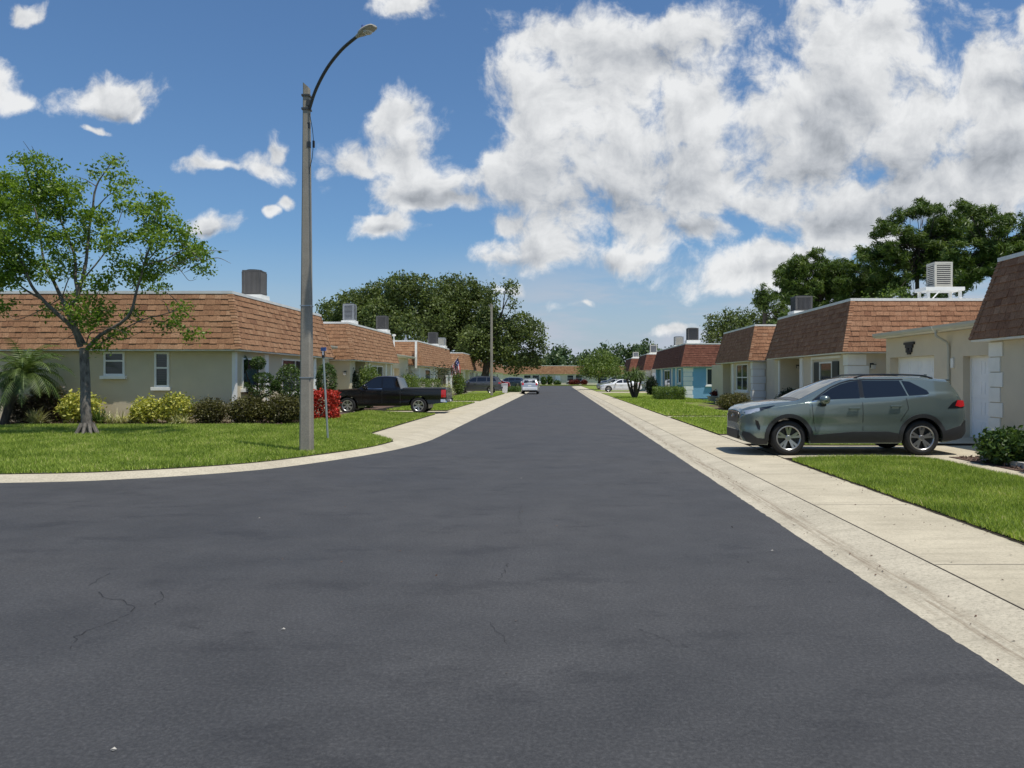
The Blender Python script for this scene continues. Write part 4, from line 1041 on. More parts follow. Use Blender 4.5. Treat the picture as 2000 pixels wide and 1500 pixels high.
        for k in range(ns):
            a0 = 2*math.pi*k/ns+math.pi/2
            for da in ((-.16, .16) if sp.get('twin') else (0,)):
                r0, r1 = .045, rim-.015; wi, wo = (.020, .026) if sp.get('twin') else (.030, .055)
                a = a0+da*.3; ae = a0+da*1.15
                A = Vector((math.cos(a)*r0, 0, math.sin(a)*r0)); B = Vector((math.cos(ae)*r1, 0, math.sin(ae)*r1)); d = (B-A).normalized(); n_ = Vector((-d.z, 0, d.x))
                y1, y0 = o*W*.76, o*W*.55; y3, y2 = o*W*.92, o*W*.62
                m_.hexa([A-n_*wi+Vector((0, y0, 0)), B-n_*wo+Vector((0, y2, 0)), B+n_*wo+Vector((0, y2, 0)), A+n_*wi+Vector((0, y0, 0)),
                         A-n_*wi+Vector((0, y1, 0)), B-n_*wo+Vector((0, y3, 0)), B+n_*wo+Vector((0, y3, 0)), A+n_*wi+Vector((0, y1, 0))])
        m_.build('rim', M['alloy'], w, org=(0, 0, 0), smooth=True, split=30)
        d = MB(); d.lathe([(.0, o*W*.1), (rim-.03, o*W*.1), (rim-.03, -o*W*.1), (0, -o*W*.1)], (0, 0, 0), 'y', 30); d.build('brake_disc', M['alloy_dark'], w, org=(0, 0, 0))
        return w
def strip(pts, w):
    """thin polygon along a polyline in (x,z)"""
    L_, R_ = [], []
    for i, p in enumerate(pts):
        a = Vector(pts[max(i-1, 0)]); b = Vector(pts[min(i+1, len(pts)-1)]); d = (b-a).normalized(); n = Vector((-d.y, d.x))*w
        L_.append((p[0]+n.x, p[1]+n.y)); R_.append((p[0]-n.x, p[1]-n.y))
    return L_+R_[::-1]
SUV = dict(L=4.60, paint='paint_sage', R=.352, Ra=.415, arch=.072, wheels=(.93, 3.62), rim=.245, spokes=5, twin=True, r=.075, tum=.40,
    top=[(0, .62), (.012, .80), (.035, .93), (.09, .985), (.2, 1.035), (.45, 1.09), (.8, 1.135), (1.12, 1.165), (1.22, 1.20), (1.5, 1.345), (1.8, 1.485), (2.05, 1.59), (2.25, 1.635), (2.6, 1.665), (3.0, 1.675), (3.5, 1.665), (4.0, 1.635), (4.22, 1.615), (4.27, 1.56), (4.40, 1.36), (4.50, 1.16), (4.54, 1.08), (4.56, .85), (4.575, .72), (4.6, .68)],
    bot=[(0, .42), (.06, .28), (.25, .22), (.5, .21), (1.5, .24), (3.0, .24), (4.1, .26), (4.35, .33), (4.6, .46)],
    belt=[(0, .80), (.3, .93), (.8, 1.03), (1.2, 1.09), (2, 1.14), (3.0, 1.19), (3.7, 1.25), (4.3, 1.28), (4.6, 1.1)],
    plan=[(0, .52), (.03, .66), (.09, .76), (.2, .85), (.35, .895), (.6, .92), (1.2, .925), (3.4, .925), (3.9, .915), (4.2, .89), (4.4, .855), (4.52, .80), (4.57, .74), (4.6, .70)],
    side=[('window', [(1.46, 1.165), (1.62, 1.27), (1.82, 1.40), (2.02, 1.49), (2.22, 1.545), (2.38, 1.565), (2.38, 1.195)], 'tinted_glass', .006),
          ('window', [(2.47, 1.20), (2.47, 1.568), (3.22, 1.568), (3.34, 1.245)], 'tinted_glass', .006),
          ('quarter_window', [(3.37, 1.25), (3.27, 1.563), (3.42, 1.548), (3.74, 1.365), (3.78, 1.30), (3.72, 1.275)], 'tinted_glass', .008),
          ('window_trim', strip([(1.40, 1.125), (1.55, 1.145), (2.4, 1.175), (3.3, 1.228), (3.74, 1.257), (3.80, 1.29)], .009), 'chrome', .004),
          ('window_trim', strip([(1.42, 1.15), (1.62, 1.295), (1.82, 1.425), (2.02, 1.515), (2.22, 1.572), (2.5, 1.592), (3.3, 1.592)], .012), 'black_trim', .004),
          ('door_pillar', [(2.385, 1.19), (2.385, 1.57), (2.465, 1.57), (2.465, 1.195)], 'black_trim', .004),
          ('sill_cladding', [(1.37, .26), (1.37, .42), (1.6, .445), (2.2, .50), (2.9, .505), (3.18, .45), (3.18, .27)], 'cladding', .018),
          ('door_seam', strip([(1.40, 1.09), (1.42, .75), (1.47, .50)], .005), 'black_trim', .0015, .01),
          ('door_seam', strip([(2.42, 1.17), (2.42, .52)], .005), 'black_trim', .0015, .01),
          ('door_seam', strip([(3.30, 1.22), (3.34, .98), (3.22, .80), (3.12, .62)], .005), 'black_trim', .0015, .01),
          ('bumper_cladding', [(.10, .29), (.03, .42), (.05, .50), (.16, .47), (.30, .36), (.52, .34), (.50, .23), (.25, .23)], 'cladding', .012),
          ('bumper_cladding', [(4.06, .30), (4.08, .52), (4.2, .56), (4.42, .62), (4.54, .74), (4.59, .72), (4.59, .50), (4.45, .36), (4.3, .32)], 'cladding', .015),
          ('headlight', [(.045, .86), (.06, .925), (.30, .985), (.60, 1.035), (.42, .955), (.25, .90), (.10, .845)], 'head_clear', .006),
          ('headlight_mask', [(.36, .935), (.36, 1.0), (.66, 1.05), (.45, .96)], 'tinted_glass', .009),
          ('fog_lamp', [(.26, .74), (.32, .72), (.36, .60), (.35, .53), (.31, .55), (.28, .64)], 'black_trim', .006),
          ('tail_lamp', [(4.24, 1.10), (4.14, .99), (4.50, .995), (4.535, 1.13), (4.36, 1.165)], 'black_trim', .006),
          ('tail_light', [(4.30, 1.04), (4.36, 1.16), (4.525, 1.15), (4.53, 1.03), (4.42, 1.01)], 'tail_red', .012),
          ('fuel_flap', strip([(3.72, 1.08), (3.88, 1.08), (3.88, .94), (3.72, .94), (3.72, 1.08)], .003), 'black_trim', .001, .008, (1,))],
    topp=[('windscreen', [(1.20, -.70), (1.20, .70), (2.12, .56), (2.18, .3), (2.20, 0), (2.18, -.3), (2.12, -.56)], 'windscreen_glass', .006),
          ('cowl', [(1.05, -.68), (1.05, .68), (1.19, .70), (1.19, -.70)], 'black_trim', .004)],
    ends=[('grille', [(-.42, .62), (-.50, .80), (-.44, .88), (.44, .88), (.50, .80), (.42, .62)], 'black_trim', .010, 'f'),
          ('lower_grille', [(-.46, .32), (-.56, .50), (.56, .50), (.46, .32)], 'cladding', .014, 'f'),
          ('badge', [(-.07, .80), (-.045, .835), (.045, .835), (.07, .80), (.045, .765), (-.045, .765)], 'chrome', .022, 'f'),
          ('rear_window', [(-.60, 1.20), (-.50, 1.50), (.50, 1.50), (.60, 1.20)], 'tinted_glass', .006, 'r'),
          ('tail_light', [(-.74, 1.02), (-.74, 1.12), (-.42, 1.08), (-.42, 1.03)], 'tail_red', .010, 'r'),
          ('tail_light', [(.42, 1.03), (.42, 1.08), (.74, 1.12), (.74, 1.02)], 'tail_red', .010, 'r')],
    handles=[(2.24, .985), (3.08, 1.03)], handle_mat='paint_sage', mirror=(1.62, 1.17), rails=(2.35, 3.95))
def zscale(sp, k):
    sp = dict(sp); f = lambda P: [(a, b*k) for a, b in P]
    for q in ('top', 'belt'): sp[q] = f(sp[q])
    sp['side'] = [(s_[0], f(s_[1]), *s_[2:]) for s_ in sp['side']]; sp['ends'] = [(s_[0], f(s_[1]), *s_[2:]) for s_ in sp['ends']]
    sp['handles'] = f(sp['handles']); sp['mirror'] = (sp['mirror'][0], sp['mirror'][1]*k); return sp
SUV0 = SUV; SUV = zscale(SUV, .962)
c = Car('parked_suv', 'sage green crossover SUV parked across the right driveway with its nose to the street', (3.72, 16.38, .086), 0, SUV, 'car')
# roof spoiler
sp_ = MB(); sp_.prism([(4.16, -.52), (4.38, -.50), (4.38, .50), (4.16, .52)], 1.505, 1.54); c.part('spoiler', sp_, M['paint_sage'], bevel=.012)
fn_ = MB(); fn_.hexa([(3.95, -.012, 1.565), (4.14, -.012, 1.545), (4.14, .012, 1.545), (3.95, .012, 1.565), (4.09, -.004, 1.64), (4.14, -.004, 1.64), (4.14, .004, 1.64), (4.09, .004, 1.64)]); c.part('antenna', fn_, M['paint_sage'])
TRUCK = dict(L=5.30, paint='paint_black', R=.36, Ra=.43, wheels=(.90, 4.02), rim=.235, spokes=6, r=.05, tum=[(0, .3), (1.6, .42), (3.0, .42), (3.12, .05), (5.3, .05)],
    top=[(0, .68), (.02, .90), (.08, 1.0), (.3, 1.06), (.9, 1.10), (1.30, 1.12), (1.42, 1.18), (1.75, 1.44), (2.0, 1.61), (2.15, 1.655), (2.6, 1.675), (2.95, 1.655), (3.08, 1.58), (3.20, 1.25), (3.24, 1.13), (3.3, 1.125), (5.2, 1.125), (5.24, 1.10), (5.25, .62), (5.30, .60)],
    bot=[(0, .42), (.2, .30), (1.5, .33), (3.5, .35), (4.5, .42), (5.1, .48), (5.3, .50)],
    belt=[(0, .9), (.9, 1.02), (1.4, 1.08), (3.2, 1.10), (5.3, 1.10)],
    plan=[(0, .62), (.04, .76), (.15, .86), (.4, .915), (.9, .93), (4.9, .93), (5.2, .92), (5.25, .90), (5.3, .85)],
    side=[('window', [(1.62, 1.12), (1.62, 1.20), (1.92, 1.46), (2.04, 1.54), (2.36, 1.57), (2.36, 1.12)], 'tinted_glass', .006),
          ('window', [(2.44, 1.12), (2.44, 1.57), (2.86, 1.55), (2.98, 1.13)], 'tinted_glass', .006),
          ('window_trim', strip([(1.60, 1.098), (2.42, 1.098)], .014), 'chrome', .008),
          ('door_seam', strip([(1.52, 1.05), (1.52, .45)], .005), 'cladding', .0015, .01), ('door_seam', strip([(2.42, 1.05), (2.42, .45)], .005), 'cladding', .0015, .01),
          ('bed_seam', strip([(3.22, 1.05), (3.22, .45)], .010), 'cladding', .0015, .01),
          ('tail_light', [(5.02, .72), (5.02, 1.05), (5.225, 1.05), (5.225, .72)], 'tail_red', .008),
          ('headlight', [(.06, .78), (.06, .95), (.36, 1.0), (.36, .82)], 'head_clear', .006),
          ('bumper', [(5.0, .52), (5.0, .64), (5.295, .64), (5.295, .50)], 'chrome', .012)],
    topp=[('windscreen', [(1.42, -.66), (1.42, .66), (2.02, .54), (2.02, -.54)], 'windscreen_glass', .006), ('bed_cover', [(3.30, -.80), (5.18, -.80), (5.18, .80), (3.30, .80)], 'tonneau', .020)],
    ends=[('grille', [(-.45, .60), (-.45, .92), (.45, .92), (.45, .60)], 'cladding', .010, 'f'), ('bumper', [(-.80, .40), (-.80, .56), (.80, .56), (.80, .40)], 'chrome', .02, 'f'),
          ('tailgate_handle', [(-.12, .95), (-.12, 1.0), (.12, 1.0), (.12, .95)], 'cladding', .015, 'r'), ('number_plate', [(-.16, .52), (-.16, .60), (.16, .60), (.16, .52)], 'plate', .02, 'r')],
    handles=[(2.28, .98)], handle_mat='paint_black', mirror=(1.66, 1.20))
Car('pickup_truck', 'black pickup truck with a covered bed parked on the left driveway', (-10.15, 34.62, .075), 0, TRUCK, 'truck')
BIG = dict(SUV0, L=4.95, paint='paint_grey', wheels=(.95, 3.85), arch=0, Ra=.41, twin=False,
    top=[(0, .62), (.012, .84), (.035, .98), (.2, 1.08), (.8, 1.16), (1.22, 1.20), (1.5, 1.36), (1.95, 1.62), (2.2, 1.70), (2.8, 1.745), (3.8, 1.73), (4.4, 1.69), (4.6, 1.60), (4.82, 1.15), (4.88, .9), (4.92, .72), (4.95, .68)],
    bot=[(0, .42), (.06, .28), (.5, .22), (3.0, .25), (4.5, .28), (4.95, .46)], plan=[(0, .55), (.05, .74), (.2, .88), (.5, .94), (1.2, .965), (4.2, .96), (4.6, .92), (4.8, .86), (4.92, .78), (4.95, .74)],
    belt=[(0, .85), (1.2, 1.12), (3.0, 1.17), (4.95, 1.2)], rails=(2.3, 4.3), handles=[(2.3, 1.02), (3.15, 1.04)], mirror=(1.66, 1.18), handle_mat='chrome', mirror_mat='paint_grey', paint2='x',
    side=[('window', [(1.50, 1.18), (1.70, 1.33), (2.05, 1.56), (2.42, 1.62), (2.42, 1.19)], 'tinted_glass', .006), ('window', [(2.50, 1.19), (2.50, 1.625), (3.4, 1.62), (3.4, 1.2)], 'tinted_glass', .006),
          ('quarter_window', [(3.48, 1.2), (3.48, 1.62), (4.2, 1.57), (4.4, 1.26), (4.3, 1.22)], 'tinted_glass', .006), ('window_trim', strip([(1.45, 1.155), (2.4, 1.172), (4.3, 1.19)], .012), 'chrome', .006),
          ('tail_light', [(4.60, 1.0), (4.66, 1.14), (4.84, 1.1), (4.86, 1.0)], 'tail_red', .01), ('headlight', [(.05, .88), (.10, .98), (.5, 1.03), (.25, .9)], 'head_clear', .006)],
    topp=[('windscreen', [(1.24, -.70), (1.24, .70), (2.1, .58), (2.1, -.58)], 'windscreen_glass', .006)],
    ends=[('grille', [(-.42, .62), (-.5, .84), (.5, .84), (.42, .62)], 'black_trim', .01, 'f'), ('rear_window', [(-.62, 1.22), (-.52, 1.54), (.52, 1.54), (.62, 1.22)], 'tinted_glass', .006, 'r'), ('bumper', [(-.7, .5), (-.7, .68), (.7, .68), (.7, .5)], 'cladding', .012, 'r')])
Car('parked_suv', 'dark grey SUV parked on the left driveway behind the far lamp post', (-10.6, 77.8, .08), 0, BIG, 'car')
SEDAN = dict(L=4.6, paint='paint_white', R=.33, Ra=.38, wheels=(.90, 3.62), rim=.22, spokes=5, r=.06, tum=.55,
    top=[(0, .50), (.02, .68), (.08, .76), (.3, .83), (.9, .93), (1.25, .97), (1.6, 1.17), (1.95, 1.34), (2.2, 1.41), (2.6, 1.43), (3.0, 1.40), (3.4, 1.30), (3.85, 1.11), (4.0, 1.08), (4.35, 1.06), (4.46, 1.0), (4.54, .7), (4.6, .62)],
    bot=[(0, .32), (.1, .2), (.5, .18), (3.8, .2), (4.4, .26), (4.6, .4)], belt=[(0, .66), (.9, .84), (1.5, .93), (3.5, .99), (4.6, .98)],
    plan=[(0, .5), (.04, .66), (.15, .79), (.4, .87), (.9, .905), (3.6, .905), (4.2, .87), (4.45, .80), (4.57, .7), (4.6, .66)],
    side=[('window', [(1.62, 1.0), (1.95, 1.24), (2.2, 1.33), (2.45, 1.345), (2.45, 1.0)], 'tinted_glass', .006), ('window', [(2.52, 1.0), (2.52, 1.345), (2.9, 1.33), (3.3, 1.21), (3.45, 1.04)], 'tinted_glass', .006),
          ('headlight', [(.08, .66), (.1, .74), (.5, .82), (.4, .72)], 'head_clear', .006), ('tail_light', [(4.2, .86), (4.2, .98), (4.44, .98), (4.5, .86)], 'tail_red', .008), ('door_seam', strip([(2.48, .96), (2.48, .3)], .005), 'black_trim', .0015, .01)],
    topp=[('windscreen', [(1.28, -.68), (1.28, .68), (2.1, .52), (2.1, -.52)], 'windscreen_glass', .006), ('rear_window', [(3.15, -.50), (3.15, .50), (3.8, .6), (3.8, -.6)], 'tinted_glass', .006)],
    ends=[('grille', [(-.4, .34), (-.4, .6), (.4, .6), (.4, .34)], 'black_trim', .01, 'f')], handles=[(2.35, .86), (3.2, .88)], mirror=(1.68, .98))
Car('parked_car', 'white saloon car nosing out of the right driveway behind the small palm', (4.65, 85.3, .09), 0, SEDAN, 'car')
Car('parked_car', 'silver car behind the white saloon, under the lime green tree', (5.1, 101.8, .09), 0, dict(SEDAN, paint='paint_silver'), 'car')
CUV = dict(BIG, L=4.6, wheels=(.92, 3.62), paint='paint_silver', rails=None, mirror_mat='paint_silver', handle_mat='paint_silver',
    top=[(0, .6), (.012, .8), (.035, .92), (.2, 1.0), (.8, 1.07), (1.15, 1.10), (1.45, 1.27), (1.9, 1.49), (2.2, 1.56), (2.8, 1.60), (3.8, 1.56), (4.15, 1.50), (4.3, 1.36), (4.46, 1.1), (4.52, .9), (4.56, .72), (4.6, .66)],
    bot=[(0, .4), (.06, .27), (.5, .2), (3.0, .22), (4.2, .26), (4.6, .40)], belt=[(0, .8), (1.2, 1.03), (3.0, 1.07), (4.6, 1.1)],
    plan=[(0, .5), (.05, .70), (.2, .83), (.5, .88), (1.2, .90), (4.0, .895), (4.3, .86), (4.5, .80), (4.57, .75), (4.6, .72)],
    side=[('window', [(1.45, 1.08), (1.95, 1.40), (2.35, 1.47), (2.35, 1.09)], 'tinted_glass', .006), ('window', [(2.42, 1.09), (2.42, 1.475), (3.2, 1.46), (3.3, 1.11)], 'tinted_glass', .006),
          ('quarter_window', [(3.38, 1.12), (3.32, 1.45), (3.8, 1.41), (4.0, 1.16)], 'tinted_glass', .006)],
    topp=[('windscreen', [(1.2, -.66), (1.2, .66), (2.05, .54), (2.05, -.54)], 'windscreen_glass', .006)],
    ends=[('rear_window', [(-.62, 1.14), (-.52, 1.42), (.52, 1.42), (.62, 1.14)], 'tinted_glass', .008, 'r'), ('tail_light', [(-.80, .92), (-.72, 1.2), (-.60, 1.12), (-.60, .92)], 'tail_red', .012, 'r'), ('tail_light', [(.60, .92), (.60, 1.12), (.72, 1.2), (.80, .92)], 'tail_red', .012, 'r'),
          ('bumper', [(-.76, .44), (-.76, .70), (.76, .70), (.76, .44)], 'paint_white', .018, 'r'), ('number_plate', [(-.16, .80), (-.16, .92), (.16, .92), (.16, .80)], 'plate', .012, 'r')])
Car('parked_car', 'silver hatchback parked at the left kerb with its tail towards us', (-2.85, 81.6, .0), R(-90), CUV, 'car')
Car('parked_car', 'dark blue SUV at the far end of the street on the right', (6.0, 113, .09), 0, dict(BIG, paint='paint_navy', mirror_mat='paint_navy', rails=None), 'car')
Car('parked_car', 'small red car on a far left driveway', (-10.6, 97, .08), 0, dict(SEDAN, paint='paint_red'), 'car')
Car('parked_car', 'dark navy SUV on a far left driveway past the red car', (-10.0, 118, .0), 0, dict(BIG, paint='paint_navy', mirror_mat='paint_navy', rails=None), 'car')
# ------------------------------------------------------------------ trees and plants
def unit(a): return a/np.maximum(1e-9, np.linalg.norm(a, axis=-1, keepdims=True))
def leaves(name, c, size, rnd, mat, parent, rs, up=.25, aspect=.5, org=None):
    """diamond leaf faces at centres c"""
    n = len(c); nrm = unit(rs.normal(size=(n, 3))+np.array([0, 0, up])); a = unit(np.cross(nrm, rs.normal(size=(n, 3)))); b = np.cross(nrm, a)
    s = size*rs.uniform(.6, 1.3, n)[:, None]; a = a*s; b = b*s*aspect
    fold = nrm*s*rs.uniform(-.15, .25, n)[:, None]
    co = np.stack([c-a, c-b+fold*.5, c+a, c+b+fold*.5], 1).reshape(-1, 3)
    org = org if org is not None else (tuple(parent_loc(parent)) if parent is not None else None)
    return fast_mesh(name, co, 4, np.clip(rnd, 0, 1), mat, parent=parent, org=org)
def clump_points(blobs, per_m3, k, spread, rs, shell=.55, minn=6):
    """blobs: (x,y,z,rx,ry,rz,dens). returns leaf centres and clump random"""
    C, Rn = [], []
    for (x, y, z, rx, ry, rz, d) in blobs:
        vol = 4.19*rx*ry*rz; n = max(minn, int(per_m3*vol*d))
        q = unit(rs.normal(size=(n, 3)))*((shell+(1-shell)*rs.uniform(0, 1, n))**.5 if shell else rs.uniform(0, 1, n)**.33)[:, None]
        q *= rs.uniform(.88, 1.15, n)[:, None]
        tw = q*np.array([rx, ry, rz])+np.array([x, y, z])
        cr = np.clip(rs.normal(.46, .17, n), 0, 1)
        p = np.repeat(tw, k, 0)+rs.normal(size=(n*k, 3))*spread*np.array([1, 1, .75])
        C.append(p); Rn.append(np.repeat(cr, k)+rs.normal(0, .13, n*k))
    return np.concatenate(C), np.concatenate(Rn)
def limb(mb, pts, r0, r1, n=7, wob=.04):
    P = catmull([tuple(p) for p in pts], 4); m_ = len(P)
    P = [Vector(p)+Vector((mnoise.noise(Vector(p)*1.7), mnoise.noise(Vector(p)*1.7+Vector((5, 0, 0))), 0))*wob for p in P]
    mb.tube(P, [r0+(r1-r0)*(i/(m_-1))**.8 for i in range(m_)], n)
def tree(name, label, group, base, trunk_top, blobs, leafmat, barkmat, leaf, per_m3, k, spread, tr=(.3, .2), seed=1, shell=.55, limbs=True, extra=None, cat='tree', lr=None, up=.25, aspect=.5):
    rs = np.random.RandomState(seed); rr = random.Random(seed)
    t = thing(name, label, cat, base, group); b = Vector(base); tp = Vector(trunk_top)
    mb = MB(); mid = b.lerp(tp, .5)+Vector((rr.uniform(-.1, .1), rr.uniform(-.1, .1), 0))*(tp-b).length*.12
    limb(mb, [b-Vector((0, 0, .15)), b+(mid-b)*.25, mid, tp], tr[0]*1.15, tr[1], 10, .03)
    fl = MB()
    if limbs:
        for (x, y, z, rx, ry, rz, d) in blobs:
            e = Vector((x, y, z)); st_ = b.lerp(tp, rr.uniform(.78, 1.0)) if lr is None else tp
            m1 = st_.lerp(e, .45)+Vector((rr.uniform(-.2, .2), rr.uniform(-.2, .2), rr.uniform(.0, .25)))*(e-st_).length*.3
            limb(mb, [st_, m1, e+(e-st_).normalized()*rx*.3], tr[1]*rr.uniform(.35, .6), tr[1]*.08, 5, .05)
    if extra:
        for (pts, r0, r1) in extra: limb(mb, pts, r0, r1, 7, .03)
    tk = mb.build('trunk', M[barkmat], t, smooth=True, split=80)
    C, rn = clump_points(blobs, per_m3, k, spread, rs, shell)
    leaves('crown', C, leaf, rn, M[leafmat], t, rs, up, aspect)
    return t
def px_blob(px, py, r, Y, dy=0.0, ry=None, d=1.0, dr=1.0):
    p = at(px, py, Y+dy); s = (Y+dy)/F; rx = r*s; rz = (ry or r)*s
    return (p.x, p.y, p.z, rx, rx*dr, rz, d)
# ---- near tree on the left, photographed clusters with real depth
Z = 1/3.5714
def zp(x, y, dy=0, Y=19.7): return tuple(at(x*Z, 280+y*Z, Y+dy))
NB = [(160,120,45,50),(310,180,90,85),(60,330,80,130),(220,330,90,110),(400,370,110,120),(500,320,70,70),(700,215,70,38),(780,130,42,48),(885,240,50,42),(850,345,80,45),(860,450,60,34),(950,440,55,30),(1090,430,75,75),(1060,540,80,80),
      (1230,620,110,62),(1080,680,95,80),(1300,740,110,75),(1420,840,50,62),(1250,850,65,42),(1060,870,105,70),(960,930,85,60),(1080,990,55,35),(620,540,95,75),(720,520,50,50),(780,690,70,95),(840,850,65,65),(680,960,85,70),
      (540,670,80,75),(360,670,95,70),(190,560,105,95),(80,700,90,115),(60,880,90,105),(180,850,80,90),(330,890,85,65),(70,500,85,80),(420,780,75,55),(530,860,65,60),(620,1170,105,100),(500,1080,50,42),(930,1190,40,52),(1240,1180,50,90),
      (30,1130,40,70),(560,1260,60,60),(900,660,38,26),(-90,420,110,150),(-120,700,120,170),(-80,930,100,110),(1180,500,45,50),(240,450,80,70),(460,500,80,60),(1390,760,60,50),(730,1180,45,60)]
rsn = np.random.RandomState(41); nb = []
for i, (x, y, rx, ry) in enumerate(NB):
    dy = rsn.uniform(-1.25, 1.25) if i != 37 else -.4
    p = zp(x, y, dy); s = (19.7+dy)/F*Z; nb.append((p[0], p[1], p[2], rx*s*1.08, (rx+ry)/2*s*1.2, ry*s*1.08, .95 if y < 1000 else .75))
nb += [(*zp(1370, 1330, .3), .25, .25, .20, .4), (*zp(1150, 1250, .2), .30, .3, .2, .3), (*zp(700, 1400, -.1), .30, .3, .18, .35), (*zp(820, 1310, .2), .3, .3, .15, .15), (*zp(300, 1180, .2), .4, .4, .25, .10)]
W_ = lambda L, dys: [zp(x, y, d) for (x, y), d in zip(L, dys)]
ex = [(W_([(560,1420),(515,1300),(400,1190),(300,1090),(220,990),(160,850),(80,700)], [0,-.1,-.3,-.5,-.7,-.9,-1.0]), .085, .02),
      (W_([(560,1410),(480,1200),(430,1080),(370,960),(310,850),(280,640),(230,400),(170,150)], [0,.1,.3,.5,.6,.6,.5,.5]), .08, .012),
      (W_([(580,1400),(495,1230),(480,1140),(545,1080),(535,960),(520,800),(450,600),(380,400),(320,200)], [0,-.2,-.3,-.2,0,.1,.2,.3,.3]), .085, .015),
      (W_([(540,1060),(590,900),(610,700),(640,480),(675,300),(740,190),(790,110)], [-.2,-.1,.1,.2,.3,.3,.3]), .06, .010),
      (W_([(610,1430),(700,1340),(880,1220),(950,1060),(1000,860),(1070,620),(1090,430)], [0,-.1,-.3,-.4,-.5,-.4,-.3]), .07, .012),
      (W_([(640,1440),(800,1330),(1000,1230),(1180,1180),(1260,1130)], [0,.1,.2,.3,.3]), .03, .006),
      (W_([(1000,850),(1150,810),(1300,740),(1420,820)], [-.5,-.3,0,.1]), .035, .008), (W_([(1160,830),(1250,880),(1320,955),(1370,945)], [-.3,-.2,-.1,-.1]), .014, .004),
      (W_([(640,480),(760,360),(850,330),(890,250)], [.2,.1,0,0]), .02, .006), (W_([(545,1000),(700,800),(780,690),(860,450)], [0,.2,.4,.5]), .03, .008),
      (W_([(300,1090),(150,1000),(60,880),(-60,700)], [-.5,-.4,-.2,0]), .035, .01), (W_([(600,1400),(640,1320),(780,1290),(900,1330)], [0,-.2,-.3,-.3]), .02, .005),
      (W_([(700,1340),(850,1370),(1050,1300),(1250,1340)], [0,.1,.2,.3]), .012, .003), (W_([(430,1080),(250,1180),(100,1230),(30,1150)], [.3,.4,.5,.5]), .018, .005), (W_([(520,1330),(400,1380),(250,1350)], [0,.1,.2]), .012, .003)]
ex = [(a_, b_*.85, c_) for a_, b_, c_ in ex]; rr_ = random.Random(5)
for i in range(46):
    s = ex[rr_.randrange(0, 7)][0]; p = Vector(s[rr_.randrange(2, len(s))]); e = p+Vector((rr_.uniform(-.9, .9), rr_.uniform(-.8, .8), rr_.uniform(-.3, .8)))
    ex.append(([tuple(p), tuple(p.lerp(e, .5)+Vector((0, 0, rr_.uniform(-.1, .15)))), tuple(e)], .016, .004))
TB = at(170, 858, 19.5); TB.z = hl(TB.x, TB.y)
tree('street_tree', 'airy green tree with a grey trunk on the left corner lawn', None, tuple(TB), zp(585, 1430), nb, 'leaf_near', 'bark', .050, 140, 28, .11, tr=(.128, .108), seed=42, shell=.25, limbs=False, extra=ex)
rt = MB()
for i in range(9):
    a = i*.7; rt.tube([(TB.x+math.cos(a)*.12, TB.y+math.sin(a)*.12, TB.z+.28), (TB.x+math.cos(a)*.22, TB.y+math.sin(a)*.22, TB.z+.06), (TB.x+math.cos(a)*.36, TB.y+math.sin(a)*.36, TB.z-.05)], [.05, .04, .02], 6)
o = rt.build('roots', M['bark'], bpy.data.objects['street_tree'], smooth=True)
# ---- big oaks behind the left row
OG = 'big dark oaks behind the left row of houses'
def oak(label, base, top, L, Y, seed, leaf=.19, per=5.5, group=OG, mat='leaf_oak', name='oak_tree', tr=(.45, .3), **k):
    rs = np.random.RandomState(seed); bl = [px_blob(x, y, r*.92, Y, rs.uniform(-.9, .9)*r*Y/F, dr=1.1, ry=(q if q else None), d=d) for (x, y, r, q, d) in L]
    return tree(name, label, group, base, top, bl, mat, 'bark_dark', leaf, per, 13, .34, tr=tr, seed=seed, shell=.45, **k)
oak('far left oak, lowest crown just right of the street lamp pole', (-33, 95, 0), (-33, 95, 5), [(650,610,28,0,1),(690,600,36,0,1),(720,585,30,0,1),(730,620,40,0,1),(670,640,36,0,1),(700,650,40,0,1)], 95, 51)
oak('wide oak with a rounded top behind the second left roof', (-22, 92, 0), (-22, 92, 6), [(750,572,26,0,1),(780,565,30,0,1),(820,562,28,0,1),(800,600,46,0,1),(750,620,42,0,1),(850,620,44,0,1),(790,645,45,0,1),(720,590,20,0,1),(765,552,11,0,1),(800,548,11,0,1)], 92, 52)
oak('tallest oak crown in the middle of the left row of trees', (-13.5, 96, 0), (-13.8, 96, 6), [(868,560,22,0,1),(893,552,18,0,1),(915,568,28,0,1),(880,595,44,0,1),(925,610,42,0,1),(870,640,42,0,1),(910,655,44,0,1),(845,572,16,0,1),(940,580,20,0,1),(935,650,36,0,1)], 96, 53)
b = at(943, 760, 92); b.z = 0
oak('open topped oak with a forked dark trunk leaning over the street', tuple(b), (b.x+.6, 92, 4.6), [(962,570,17,0,1),(1000,566,15,0,1),(988,558,8,0,.7),(958,598,20,0,.9),(1004,596,13,0,.9),(978,628,13,0,.25),(955,632,30,0,1),(985,655,34,0,1),(1015,640,30,0,1),(1040,650,26,0,1),(1050,680,20,0,1),(925,670,36,0,1),(1000,690,30,0,1),(1035,705,22,0,1),(960,690,28,0,1),(1008,716,15,0,.8),(1058,700,12,0,.8)], 92, 54, tr=(.5, .38))
